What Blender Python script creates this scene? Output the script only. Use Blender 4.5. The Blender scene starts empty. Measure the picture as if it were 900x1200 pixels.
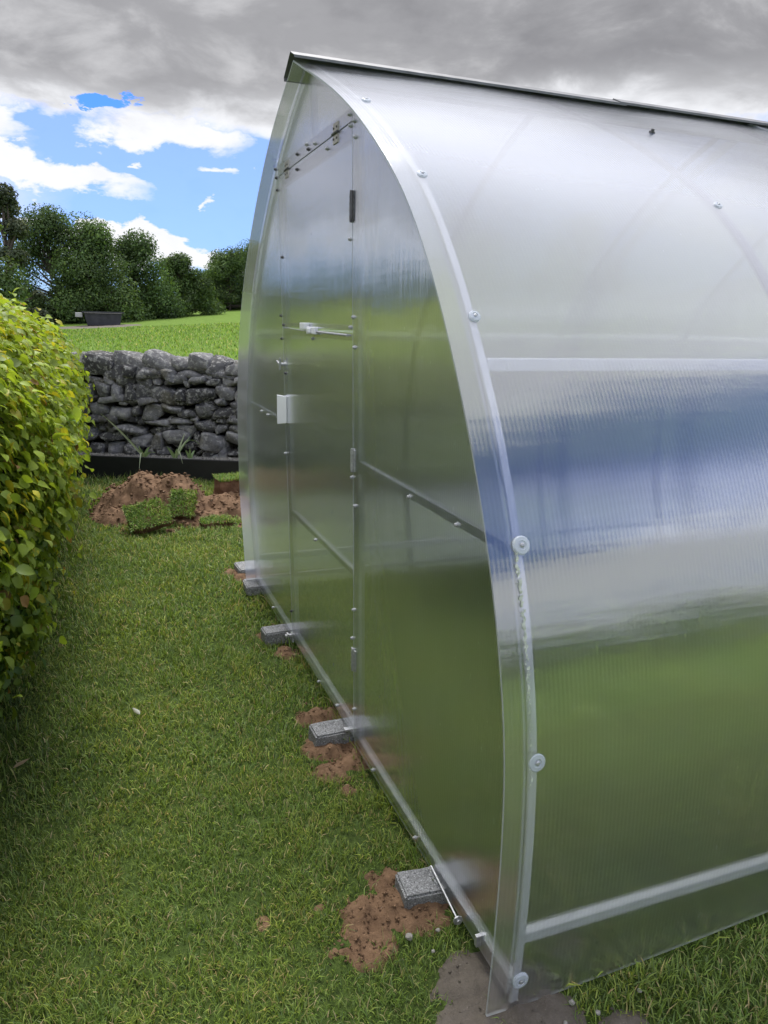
import bpy, math, random
import numpy as np
from mathutils import Vector, Matrix, noise as mnoise
rng = np.random.default_rng(11)
random.seed(11)
D = bpy.data
SC = bpy.context.scene
COL = SC.collection
G = -0.06                       # lawn level; z=0 is the underside of the greenhouse base rail
PI = math.pi

# ------------------------------------------------------------------ helpers
def tag(o, label=None, cat=None, group=None, kind=None):
    if label: o['label'] = label
    if cat: o['category'] = cat
    if group: o['group'] = group
    if kind: o['kind'] = kind
    return o

def empty(name, loc=(0, 0, 0)):
    o = D.objects.new(name, None); COL.objects.link(o); o.location = loc
    o.empty_display_size = 0.1
    return o

def mesh_np(name, V, F, mat, parent=None, colors=None, smooth=False):
    """V (n,3); F list of arrays (k,m) of same-arity faces; colors (n,3) per vertex"""
    V = np.asarray(V, dtype=np.float32)
    me = D.meshes.new(name)
    me.vertices.add(len(V)); me.vertices.foreach_set('co', V.ravel())
    loops = np.concatenate([np.asarray(f, dtype=np.int32).ravel() for f in F])
    sizes = np.concatenate([np.full(len(f), np.asarray(f).shape[1], dtype=np.int32) for f in F])
    starts = np.concatenate([[0], np.cumsum(sizes)[:-1]]).astype(np.int32)
    me.loops.add(len(loops)); me.loops.foreach_set('vertex_index', loops)
    me.polygons.add(len(sizes)); me.polygons.foreach_set('loop_start', starts)
    me.polygons.foreach_set('loop_total', sizes)
    if smooth: me.polygons.foreach_set('use_smooth', np.ones(len(sizes), dtype=bool))
    me.update(calc_edges=True)
    if colors is not None:
        a = me.color_attributes.new('tint', 'FLOAT_COLOR', 'POINT')
        c = np.ones((len(V), 4), dtype=np.float32); c[:, :3] = colors
        a.data.foreach_set('color', c.ravel())
    me.materials.append(mat)
    o = D.objects.new(name, me); COL.objects.link(o)
    if parent: o.parent = parent
    return o

class MB:
    def __init__(s): s.v = []; s.f = []
    def add(s, vs, fs):
        n = len(s.v); s.v += [tuple(v) for v in vs]; s.f += [tuple(n + i for i in f) for f in fs]
    def hexa(s, c8):
        s.add(c8, [(0, 3, 2, 1), (4, 5, 6, 7), (0, 1, 5, 4), (1, 2, 6, 5), (2, 3, 7, 6), (3, 0, 4, 7)])
    def box(s, x0, x1, y0, y1, z0, z1):
        s.hexa([(x0, y0, z0), (x1, y0, z0), (x1, y1, z0), (x0, y1, z0), (x0, y0, z1), (x1, y0, z1), (x1, y1, z1), (x0, y1, z1)])
    def bar(s, a, b, w, h, up=(0, 0, 1)):
        a = Vector(a); b = Vector(b); d = (b - a).normalized(); u = Vector(up)
        r = d.cross(u).normalized(); u = r.cross(d).normalized()
        c = []
        for p in (a, b):
            for (i, j) in ((-1, -1), (1, -1), (1, 1), (-1, 1)):
                c.append(p + r * i * w / 2 + u * j * h / 2)
        s.hexa(c)
    def tube(s, pts, r, n=8, cap=True):
        pts = [Vector(p) for p in pts]; k = len(s.v); rr = r if isinstance(r, (list, tuple)) else [r] * len(pts)
        for i, p in enumerate(pts):
            d = (pts[min(i + 1, len(pts) - 1)] - pts[max(i - 1, 0)]).normalized()
            a = d.orthogonal().normalized() if i == 0 else (a - d * a.dot(d)).normalized()
            b = d.cross(a)
            for j in range(n):
                t = 2 * PI * j / n; s.v.append(tuple(p + (a * math.cos(t) + b * math.sin(t)) * rr[i]))
        for i in range(len(pts) - 1):
            for j in range(n):
                s.f.append((k + i * n + j, k + i * n + (j + 1) % n, k + (i + 1) * n + (j + 1) % n, k + (i + 1) * n + j))
        if cap:
            s.f.append(tuple(k + j for j in range(n))[::-1]); e = k + (len(pts) - 1) * n
            s.f.append(tuple(e + j for j in range(n)))
    def lathe(s, prof, M, n=16):
        k = len(s.v)
        for (r, z) in prof:
            for j in range(n):
                t = 2 * PI * j / n; s.v.append(tuple(M @ Vector((r * math.cos(t), r * math.sin(t), z))))
        for i in range(len(prof) - 1):
            for j in range(n):
                s.f.append((k + i * n + j, k + i * n + (j + 1) % n, k + (i + 1) * n + (j + 1) % n, k + (i + 1) * n + j))
        s.f.append(tuple(k + j for j in range(n))[::-1]); e = k + (len(prof) - 1) * n
        s.f.append(tuple(e + j for j in range(n)))
    def build(s, name, mat, parent=None, smooth=False, bevel=0):
        me = D.meshes.new(name); me.from_pydata(s.v, [], s.f); me.update()
        me.materials.append(mat)
        if smooth: me.polygons.foreach_set('use_smooth', np.ones(len(me.polygons), dtype=bool))
        o = D.objects.new(name, me); COL.objects.link(o)
        if parent: o.parent = parent
        if bevel:
            m = o.modifiers.new('bevel', 'BEVEL'); m.width = bevel; m.segments = 2; m.limit_method = 'ANGLE'
        return o

def fbm(P, scale, octv=3, seed=0.0):
    out = np.empty(len(P))
    for i, p in enumerate(P):
        out[i] = mnoise.fractal(Vector((p[0] * scale + seed, p[1] * scale - seed, p[2] * scale + seed * .37)), 1.0, 2.0, octv)
    return out

# ------------------------------------------------------------------ materials
class NT:
    def __init__(s, name, world=None):
        if world: s.m = world
        else: s.m = D.materials.new(name)
        s.m.use_nodes = True; s.t = s.m.node_tree; s.t.nodes.clear()
    def n(s, typ, **kw):
        o = s.t.nodes.new(typ)
        for k, v in kw.items():
            setattr(o, k, v)
        return o
    def l(s, a, b): s.t.links.new(a, b)
    def set(s, sock, v):
        if isinstance(v, bpy.types.NodeSocket): s.l(v, sock)
        else: sock.default_value = v
    def math(s, op, a, b=0.0, c=0.0, clamp=False):
        o = s.n('ShaderNodeMath', operation=op, use_clamp=clamp)
        s.set(o.inputs[0], a); s.set(o.inputs[1], b)
        if op in ('MULTIPLY_ADD', 'SMOOTH_MIN', 'SMOOTH_MAX', 'COMPARE'): s.set(o.inputs[2], c)
        return o.outputs[0]
    def vmath(s, op, a, b=(0, 0, 0), sc=None):
        o = s.n('ShaderNodeVectorMath', operation=op)
        s.set(o.inputs[0], a)
        if op != 'NORMALIZE' and op != 'SCALE': s.set(o.inputs[1], b)
        if sc is not None: s.set(o.inputs['Scale'], sc)
        return o.outputs[0]
    def sstep(s, x, a, b, o0=0.0, o1=1.0):
        o = s.n('ShaderNodeMapRange', interpolation_type='SMOOTHSTEP')
        s.set(o.inputs[0], x); s.set(o.inputs[1], a); s.set(o.inputs[2], b); s.set(o.inputs[3], o0); s.set(o.inputs[4], o1)
        return o.outputs[0]
    def noise(s, vec, scale, detail=3, rough=.5, dist=0.0):
        o = s.n('ShaderNodeTexNoise'); s.set(o.inputs['Vector'], vec)
        o.inputs['Scale'].default_value = scale; o.inputs['Detail'].default_value = detail
        o.inputs['Roughness'].default_value = rough; o.inputs['Distortion'].default_value = dist
        return o.outputs[0]
    def mix(s, f, a, b):
        o = s.n('ShaderNodeMix', data_type='RGBA')
        s.set(o.inputs[0], f)
        for i, v in ((6, a), (7, b)):
            if isinstance(v, tuple) and len(v) == 3: v = v + (1,)
            s.set(o.inputs[i], v)
        return o.outputs[2]
    def ramp(s, f, stops):
        o = s.n('ShaderNodeValToRGB'); e = o.color_ramp.elements
        while len(e) < len(stops): e.new(.5)
        for i, (p, c) in enumerate(stops):
            e[i].position = p; e[i].color = tuple(c) + (1,)
        s.set(o.inputs[0], f); return o.outputs[0]
    def bump(s, h, strength, dist=.01):
        o = s.n('ShaderNodeBump'); s.set(o.inputs['Height'], h)
        o.inputs['Strength'].default_value = strength; o.inputs['Distance'].default_value = dist
        return o.outputs[0]
    def mixs(s, f, a, b):
        o = s.n('ShaderNodeMixShader'); s.set(o.inputs[0], f); s.l(a, o.inputs[1]); s.l(b, o.inputs[2]); return o.outputs[0]
    def out(s, sh):
        typ = 'ShaderNodeOutputWorld' if isinstance(s.m, bpy.types.World) else 'ShaderNodeOutputMaterial'
        o = s.n(typ); s.l(sh, o.inputs[0]); return s.m
    def coord(s, k='Object'): return s.n('ShaderNodeTexCoord').outputs[k]
    def pbr(s, col, rough=.6, metal=0.0, normal=None, spec=.5):
        o = s.n('ShaderNodeBsdfPrincipled')
        if isinstance(col, tuple) and len(col) == 3: col = col + (1,)
        s.set(o.inputs['Base Color'], col); s.set(o.inputs['Roughness'], rough); s.set(o.inputs['Metallic'], metal)
        o.inputs['Specular IOR Level'].default_value = spec
        if normal is not None: s.l(normal, o.inputs['Normal'])
        return o.outputs[0]

def simple(name, c1, c2, scale, rough=.6, metal=0, bump=.2, bscale=None, bdist=.003, detail=4, spec=.5):
    t = NT(name); co = t.coord()
    n = t.noise(co, scale, detail, .6)
    col = t.ramp(n, [(.3, c1), (.7, c2)])
    b = t.bump(t.noise(co, bscale or scale * 3, 4, .6), bump, bdist)
    return t.out(t.pbr(col, rough, metal, b, spec))

def leafmat(name, mult=1.0, trans=.35, rough=.45, gloss=.06):
    t = NT(name)
    a = t.n('ShaderNodeAttribute', attribute_name='tint').outputs['Color']
    n = t.noise(t.coord(), 60, 2)
    col = t.mix(t.math('MULTIPLY', n, .35), a, t.vmath('SCALE', a, sc=.55))
    d = t.n('ShaderNodeBsdfDiffuse'); t.l(col, d.inputs[0])
    tr = t.n('ShaderNodeBsdfTranslucent'); t.l(t.vmath('MULTIPLY', col, (1.25, 1.25, .7)), tr.inputs[0])
    m = t.mixs(trans, d.outputs[0], tr.outputs[0])
    g = t.n('ShaderNodeBsdfGlossy'); g.inputs['Roughness'].default_value = rough
    g.inputs[0].default_value = (.9, .95, 1, 1)
    return t.out(t.mixs(gloss, m, g.outputs[0]))

M_steel = simple('galvanised_steel', (.50, .52, .54), (.66, .68, .70), 25, .42, .45, .05)
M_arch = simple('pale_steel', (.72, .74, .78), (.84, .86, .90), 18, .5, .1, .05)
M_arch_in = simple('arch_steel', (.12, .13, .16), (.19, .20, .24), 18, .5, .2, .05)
M_grey = simple('dull_grey_steel', (.10, .105, .12), (.18, .19, .21), 18, .5, .4, .05)
M_cap = simple('ridge_metal', (.13, .135, .145), (.22, .225, .24), 12, .6, .5, .03)
M_zinc = simple('bolt_zinc', (.35, .36, .38), (.55, .56, .58), 90, .5, .7, .1)
M_dark = simple('hinge_dark_metal', (.05, .05, .055), (.14, .14, .15), 60, .45, .6, .1)
M_brass = simple('hinge_yellow_zinc', (.30, .29, .24), (.5, .48, .42), 60, .35, .8, .1)
M_white = simple('white_plastic', (.72, .74, .78), (.80, .82, .85), 8, .35, 0, .02)
def washmat():
    t = NT('washer_plastic'); p = t.pbr((.66, .72, .80), .3); tp = t.n('ShaderNodeBsdfTransparent')
    return t.out(t.mixs(.45, p, tp.outputs[0]))
M_washer = washmat()
M_trunk = simple('bark', (.05, .04, .03), (.12, .10, .08), 8, .9, 0, .6, 30, .02)
M_twig = simple('twig', (.09, .06, .035), (.16, .11, .07), 20, .9, 0, .4)
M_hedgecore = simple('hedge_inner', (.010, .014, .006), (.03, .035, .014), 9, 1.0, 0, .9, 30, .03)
M_trough = simple('trough_dark_plastic', (.03, .032, .038), (.06, .06, .07), 5, .6, 0, .2)
M_leafgrass = leafmat('grass_blade', trans=.3, rough=.5, gloss=.035)
M_hedge = leafmat('hedge_leaf', trans=.42, rough=.5, gloss=.035)
M_tree = leafmat('tree_leaf', trans=.3, rough=.6, gloss=.02)
M_weed = leafmat('weed_leaf', trans=.3)

def concrete():
    t = NT('concrete_block'); co = t.coord()
    n = t.noise(co, 30, 4, .6); sp = t.noise(co, 220, 2, .7)
    c = t.ramp(n, [(.3, (.17, .175, .18)), (.7, (.28, .285, .29))])
    c = t.mix(t.sstep(sp, .56, .66), c, (.46, .47, .48)); c = t.mix(t.sstep(sp, .44, .34), c, (.06, .06, .065))
    return t.out(t.pbr(c, .95, 0, t.bump(t.noise(co, 160, 4, .7), .9, .004), .2))
M_conc = concrete()

def soilmat(name, a, b, wet=.95):
    t = NT(name); co = t.coord()
    n = t.noise(co, 14, 5, .65); n2 = t.noise(co, 120, 4, .7)
    c = t.ramp(n, [(.25, a), (.75, b)])
    c = t.mix(t.math('MULTIPLY', t.sstep(n2, .30, .18), .5), c, tuple(x * .5 for x in a))
    c = t.mix(t.sstep(n2, .62, .75), c, tuple(min(1, x * 1.5) for x in b))
    return t.out(t.pbr(c, wet, 0, t.bump(n2, .8, .006), .25))
M_soil = soilmat('reddish_soil', (.10, .058, .033), (.25, .155, .092))
M_mud = soilmat('grey_mud', (.085, .072, .058), (.15, .13, .108), .75)
M_sodsoil = soilmat('sod_soil', (.10, .052, .03), (.19, .105, .062))

def stonemat():
    t = NT('limestone'); co = t.coord()
    a = t.n('ShaderNodeAttribute', attribute_name='tint').outputs['Color']
    n = t.noise(co, 9, 5, .65); n2 = t.noise(co, 26, 5, .7)
    c = t.mix(t.sstep(n, .35, .7), t.vmath('SCALE', a, sc=.6), a)
    c = t.mix(t.math('MULTIPLY', t.sstep(n2, .50, .60), .8), c, (.40, .40, .38))
    c = t.mix(t.math('MULTIPLY', t.sstep(t.noise(co, 4, 3), .58, .7), .5), c, (.12, .11, .06))
    return t.out(t.pbr(c, .95, 0, t.bump(t.noise(co, 22, 6, .7), 1.0, .03), .2))
M_stone = stonemat()

def groundmat():
    t = NT('lawn_ground'); co = t.coord()
    n = t.noise(co, .6, 4, .6); n2 = t.noise(co, 45, 4, .7); n3 = t.noise(co, 4, 4, .6)
    g1 = t.ramp(n2, [(.3, (.026, .040, .012)), (.55, (.060, .092, .022)), (.8, (.11, .15, .04))])
    g2 = t.ramp(n3, [(.3, (.11, .185, .032)), (.7, (.165, .26, .05))])
    geo = t.n('ShaderNodeSeparateXYZ'); t.l(co, geo.inputs[0])
    d = t.n('ShaderNodeVectorMath', operation='LENGTH'); t.l(co, d.inputs[0])
    far = t.math('MAXIMUM', t.sstep(d.outputs['Value'], 6.5, 9.5), t.math('MULTIPLY', t.sstep(geo.outputs[1], -.7, -1.3), .85))
    far = t.math('MULTIPLY', far, t.sstep(geo.outputs[0], -5.0, -3.2, .12, 1.0))
    c = t.mix(far, g1, t.mix(t.math('MULTIPLY', n2, .5), g2, t.vmath('SCALE', g2, sc=.6)))
    hill = t.sstep(d.outputs['Value'], 90, 130)
    h = t.ramp(n, [(.35, (.06, .075, .065)), (.65, (.10, .12, .085))])
    c = t.mix(hill, c, h)
    return t.out(t.pbr(c, 1.0, 0, t.bump(n2, .8, .02), .1))
M_ground = groundmat()

def gravelmat():
    t = NT('bed_gravel'); co = t.coord()
    n = t.noise(co, 90, 3, .7)
    c = t.ramp(n, [(.35, (.05, .045, .04)), (.5, (.18, .17, .16)), (.7, (.42, .41, .39))])
    return t.out(t.pbr(c, .95, 0, t.bump(n, 1, .02), .2))
M_gravel = gravelmat()
M_board = simple('black_board', (.006, .007, .008), (.016, .017, .018), 6, .55, 0, .2)

def polycarb(name, axis):
    """twin-wall polycarbonate: ribs along one axis scatter light across the ribs"""
    t = NT(name); co = t.coord()
    sep = t.n('ShaderNodeSeparateXYZ'); t.l(co, sep.inputs[0])
    u = sep.outputs[0] if axis == 'x' else sep.outputs[1]
    z = sep.outputs[2]
    wn = t.n('ShaderNodeTexWhiteNoise', noise_dimensions='3D'); t.l(t.vmath('SCALE', co, sc=913.7), wn.inputs[0])
    strk = t.math('SUBTRACT', t.noise(t.vmath('MULTIPLY', co, (1, 1, .015)), 160, 2, .7), .5)
    r = t.n('ShaderNodeSeparateColor'); t.l(wn.outputs['Color'], r.inputs[0])
    # triangular-ish noise
    a = t.math('SUBTRACT', t.math('ADD', r.outputs[0], r.outputs[1]), 1.0)
    b = t.math('SUBTRACT', r.outputs[2], .5)
    # slow waviness of the sheet
    wv = t.math('SUBTRACT', t.noise(t.vmath('MULTIPLY', co, (1.2, 1.2, 2.2)), 1.6, 3, .5), .5)
    wv2 = t.math('SUBTRACT', t.noise(t.vmath('MULTIPLY', co, (.6, .6, 9)), 2.6, 3, .6), .5)
    wv3 = t.math('SUBTRACT', t.noise(t.vmath('MULTIPLY', co, (.5, .5, 14)), 6, 3, .65), .5)
    rib = t.math('SINE', t.math('MULTIPLY', u, 2 * PI / .0105))
    ka = t.math('ADD', t.math('MULTIPLY', a, .15 if axis == 'x' else .10), t.math('MULTIPLY', rib, .035 if axis == 'x' else .06))
    kz = t.math('ADD', t.math('MULTIPLY', b, .045), t.math('ADD', t.math('MULTIPLY', strk, .03 if axis == 'x' else .08), t.math('ADD', t.math('MULTIPLY', wv, .10), t.math('ADD', t.math('MULTIPLY', wv2, .045), t.math('MULTIPLY', wv3, .09 if axis == 'x' else .04)))))
    cx = t.n('ShaderNodeCombineXYZ')
    t.l(ka, cx.inputs[0 if axis == 'x' else 1]); t.l(kz, cx.inputs[2])
    nrm = t.n('ShaderNodeNewGeometry').outputs['Normal']
    n1 = t.vmath('NORMALIZE', t.vmath('ADD', nrm, cx.outputs[0]))
    fr = t.n('ShaderNodeFresnel'); fr.inputs[0].default_value = 1.58
    one = t.math('SUBTRACT', 1.0, fr.outputs[0])
    fac = t.math('SUBTRACT', 1.0, t.math('POWER', one, 6.2 if axis == 'x' else 6.2))
    gl = t.n('ShaderNodeBsdfGlossy'); gl.inputs['Roughness'].default_value = .09; gl.inputs[0].default_value = (.93, .94, .98, 1)
    t.l(n1, gl.inputs['Normal'])
    rf = t.n('ShaderNodeBsdfRefraction'); rf.inputs['IOR'].default_value = 1.07; rf.inputs['Roughness'].default_value = .42
    rf.inputs[0].default_value = (.95, .96, .98, 1)
    n2 = t.vmath('NORMALIZE', t.vmath('ADD', nrm, cx.outputs[0])); t.l(n2, rf.inputs['Normal'])
    s1 = t.mixs(fac, rf.outputs[0], gl.outputs[0])
    # milky body
    df = t.n('ShaderNodeBsdfDiffuse'); df.inputs[0].default_value = (.78, .80, .90, 1)
    tl = t.n('ShaderNodeBsdfTranslucent'); tl.inputs[0].default_value = (.78, .80, .90, 1)
    milk = t.mixs(.5, df.outputs[0], tl.outputs[0])
    d1 = t.math('SINE', t.math('MULTIPLY', t.math('ADD', u, t.math('MULTIPLY', z, .8)), 2 * PI / .0085))
    d2 = t.math('SINE', t.math('MULTIPLY', t.math('SUBTRACT', u, t.math('MULTIPLY', z, .8)), 2 * PI / .0085))
    weave = t.math('MULTIPLY', d1, d2)
    ribl = t.sstep(rib, .3, 1.0)
    dirt = t.sstep(t.noise(t.vmath('MULTIPLY', co, (1, 1, .35)), 9, 4, .65), .45, .8)
    specks = t.sstep(t.noise(t.vmath('MULTIPLY', co, (1, 1, .45)), 75, 2, .5), .735, .76)
    mf = t.math('ADD', t.math('ADD', .055 if axis == 'x' else .034, t.math('MULTIPLY', ribl, .035)), t.math('MULTIPLY', dirt, .03))
    mf = t.math('ADD', mf, t.math('MULTIPLY', weave, .030 if axis == 'x' else .006))
    mf = t.math('ADD', mf, t.math('MULTIPLY', specks, .18), clamp=True)
    s2 = t.mixs(mf, s1, milk)
    tp = t.n('ShaderNodeBsdfTransparent'); tp.inputs[0].default_value = (.93, .96, .96, 1)
    return t.out(t.mixs(.17, s2, tp.outputs[0]))
M_pcF = polycarb('polycarbonate_front', 'y')
M_pcS = polycarb('polycarbonate_side', 'x')
def inner():
    t = NT('polycarbonate_inner_wall'); tp = t.n('ShaderNodeBsdfTransparent'); tp.inputs[0].default_value = (.99, .99, .99, 1)
    df = t.n('ShaderNodeBsdfTranslucent'); df.inputs[0].default_value = (.8, .83, .85, 1)
    return t.out(t.mixs(.03, tp.outputs[0], df.outputs[0]))
M_inner = inner()

# ------------------------------------------------------------------ world
SUN_AZ, SUN_EL = 4.0, 60.0     # clockwise from +Y
w = D.worlds.new('World'); SC.world = w; w.use_nodes = True
t = NT('w', w)
d = t.coord('Generated')
sp = t.n('ShaderNodeSeparateXYZ'); t.l(d, sp.inputs[0])
az = t.math('MULTIPLY', t.math('ARCTAN2', sp.outputs[0], sp.outputs[1]), 180 / PI)
el = t.math('MULTIPLY', t.math('ARCSINE', sp.outputs[2]), 180 / PI)
cv = t.vmath('MULTIPLY', d, (1, 1, 2.2))
nA = t.math('SUBTRACT', t.noise(cv, 7, 7, .58, .3), .5)
nB = t.math('SUBTRACT', t.noise(cv, 22, 5, .6, .2), .5)
nC = t.math('SUBTRACT', t.noise(cv, 2.6, 4, .55), .5)
elw = t.math('ADD', el, t.math('ADD', t.math('MULTIPLY', nA, 5.0), t.math('MULTIPLY', nB, 2.0)))
azw = t.math('ADD', az, t.math('MULTIPLY', nB, 7.0))
def blob(a0, e0, ra, re, slope=0.0, A=None, E=None):
    A = A or azw; E = E or elw
    da = t.math('SUBTRACT', A, a0)
    de = t.math('SUBTRACT', t.math('SUBTRACT', E, e0), t.math('MULTIPLY', da, slope))
    q = t.math('ADD', t.math('POWER', t.math('DIVIDE', t.math('ABSOLUTE', da), ra), 2.0), t.math('POWER', t.math('DIVIDE', t.math('ABSOLUTE', de), re), 2.0))
    return t.math('SUBTRACT', 1.0, q)
mx = lambda a, b: t.math('MAXIMUM', a, b)
deck = t.math('DIVIDE', t.math('SUBTRACT', elw, 12.2), 1.6)
f = deck
for bb in [(-6, 9.9, 11.5, 1.25, -.20), (2, 5.2, 10, .8, -.16), (5.5, 12.0, 6, 1.3, .0), (-7, 12.0, 4, 2.0, 0), (9, 3.9, 14, .9, -.02),
           (9.5, 10.0, 1.4, .35, 0), (3.3, 9.9, .5, .3, 0), (7.8, 7.5, .5, .25, 0)]:
    bl = blob(*bb)
    f = mx(f, t.math('MULTIPLY', bl, .5) if bb[2] < 2 else bl)
f = mx(f, blob(-45, 8.5, 45, 7.2, 0))
# elsewhere round the sky: broken cloud
side = t.sstep(t.math('ABSOLUTE', t.math('SUBTRACT', az, 5)), 24, 40)
other = t.math('ADD', t.math('MULTIPLY', nC, 5.0), t.math('MULTIPLY', nA, 3.0))
other = t.math('ADD', other, t.sstep(el, 8, 20, .3, .9))
f = mx(f, t.math('MULTIPLY', t.math('MULTIPLY', other, side), 1.0))
# holes
f = t.math('MINIMUM', f, 1.5)
hole = mx(blob(1.7, 13.5, 2.0, .75, .1), 0.0)
f = t.math('SUBTRACT', f, t.math('MULTIPLY', hole, 2.4))
elS = t.math('ADD', el, t.math('MULTIPLY', nC, 6.0))
hb = mx(blob(150, 31, 62, 13, 0, az, elS), 0.0)
f = t.math('SUBTRACT', f, t.math('MULTIPLY', t.math('MULTIPLY', hb, 3.4), 1.0))
mask = t.sstep(f, -.28, .60)
sky = t.n('ShaderNodeTexSky', sky_type='NISHITA'); sky.sun_disc = False
sky.sun_elevation = math.radians(SUN_EL); sky.sun_rotation = math.radians(SUN_AZ % 360)
sky.air_density = 1.2; sky.dust_density = .3; sky.ozone_density = 2.5
skyc = t.vmath('MULTIPLY', sky.outputs[0], (.23, .47, 1.12))
# cloud tone: white at the broken edges, grey in the deck, paler overhead
el2 = t.math('ADD', el, t.math('ADD', t.math('MULTIPLY', nA, 7.5), t.math('MULTIPLY', nC, 9.0)))
el2 = t.math('ADD', el2, t.sstep(az, -7, -14, 0, 6.5))
g1 = t.sstep(el2, 12.0, 15.5)
g2 = t.math('MAXIMUM', t.sstep(el, 24, 42), t.sstep(t.math('ABSOLUTE', az), 75, 100))
tone = t.mix(g1, (.74, .75, .78), (.29, .29, .305))
tone = t.mix(t.math('MULTIPLY', g1, t.sstep(nA, -.03, .22)), tone, (.46, .46, .475))
tone = t.mix(t.math('MULTIPLY', g1, t.sstep(t.math('ADD', nA, nC), .0, -.3)), tone, (.22, .22, .235))
under = t.math('MULTIPLY', t.sstep(nB, .05, -.25), .22)
tone = t.mix(under, tone, t.vmath('SCALE', tone, sc=.75))
tone = t.mix(g2, tone, (1.0, 1.01, 1.09))
BG = .12
cl = t.vmath('SCALE', tone, sc=1.0 / BG)
c = t.mix(mask, skyc, cl)
bg = t.n('ShaderNodeBackground'); bg.inputs['Strength'].default_value = BG
t.l(c, bg.inputs[0]); t.out(bg.outputs[0])

sun = D.lights.new('sun', 'SUN'); sun.energy = 2.9; sun.angle = math.radians(24); sun.color = (1, .96, .90)
so = D.objects.new('sun', sun); COL.objects.link(so)
a_, e_ = math.radians(SUN_AZ), math.radians(SUN_EL)
so.rotation_euler = Vector((math.sin(a_) * math.cos(e_), math.cos(a_) * math.cos(e_), math.sin(e_))).to_track_quat('Z', 'Y').to_euler()

# ------------------------------------------------------------------ camera
cam = D.cameras.new('camera'); co = D.objects.new('camera', cam); COL.objects.link(co)
cam.sensor_fit = 'VERTICAL'; cam.sensor_height = 24.0; cam.lens = 24.0 * 876.42 / 1200
cam.clip_start = .05; cam.clip_end = 2000
Rm = Matrix(((0.93584316, 0.06653686, -0.34607864), (-0.35173189, 0.23753823, -0.90546136), (0.02196035, 0.96909671, 0.24570166)))
co.matrix_world = Matrix.Translation((-0.7621, -1.2190, 1.4197)) @ Rm.to_4x4()
SC.camera = co

# ------------------------------------------------------------------ terrain
def wall_y(x): return 6.62 - .5 * (x + 1)
def bed_y(x): return 6.30 - .48 * (x + 1)
def terr(x, y):
    s = y - (wall_y(np.clip(x, -30, 12)) + .2)
    k = np.clip(s / .35, 0, 1)
    xx = np.clip(x, -2.5, 30)
    fld = .22 + np.clip(y - 6.8, 0, 70) * .033 + xx * .06
    z = G * (1 - k) + fld * k
    r = np.hypot(x, y); a = np.arctan2(x, y)
    amp = 13 + 4 * np.sin(a * 3 + 1) + 3 * np.sin(a * 7.3)
    front = np.clip((np.abs((a - .25)) - .32) / .25, 0, 1)
    z = z + front * amp * np.clip((r - 95) / 110, 0, 1) ** 1.3
    return z
def axisg(near0, near1, step, far):
    a = np.arange(near0, near1, step)
    o = [near1]; s = step
    while o[-1] < far: s *= 1.13; o.append(o[-1] + s)
    i = [near0 - step]; s = step
    while i[-1] > -far: s *= 1.13; i.append(i[-1] - s)
    return np.array(i[::-1] + list(a) + o)
xs = axisg(-3, 8, .12, 420); ys = axisg(-2.5, 8.5, .12, 420)
X, Y = np.meshgrid(xs, ys, indexing='ij'); Z = terr(X, Y)
lump = .012 * np.sin(X * 3.1 + 1) * np.sin(Y * 2.3) + .008 * np.sin(X * 7 + Y * 5)
Z = Z + np.where((np.hypot(X, Y) < 9), lump, 0)
def gz(x, y):
    x = np.asarray(x); y = np.asarray(y)
    return terr(x, y) + .012 * np.sin(x * 3.1 + 1) * np.sin(y * 2.3) + .008 * np.sin(x * 7 + y * 5)
nx, ny = X.shape
idx = np.arange(nx * ny).reshape(nx, ny)
Fq = np.stack([idx[:-1, :-1], idx[1:, :-1], idx[1:, 1:], idx[:-1, 1:]], -1).reshape(-1, 4)
tag(mesh_np('ground', np.stack([X, Y, Z], -1).reshape(-1, 3), [Fq], M_ground, smooth=True), kind='structure')

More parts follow.
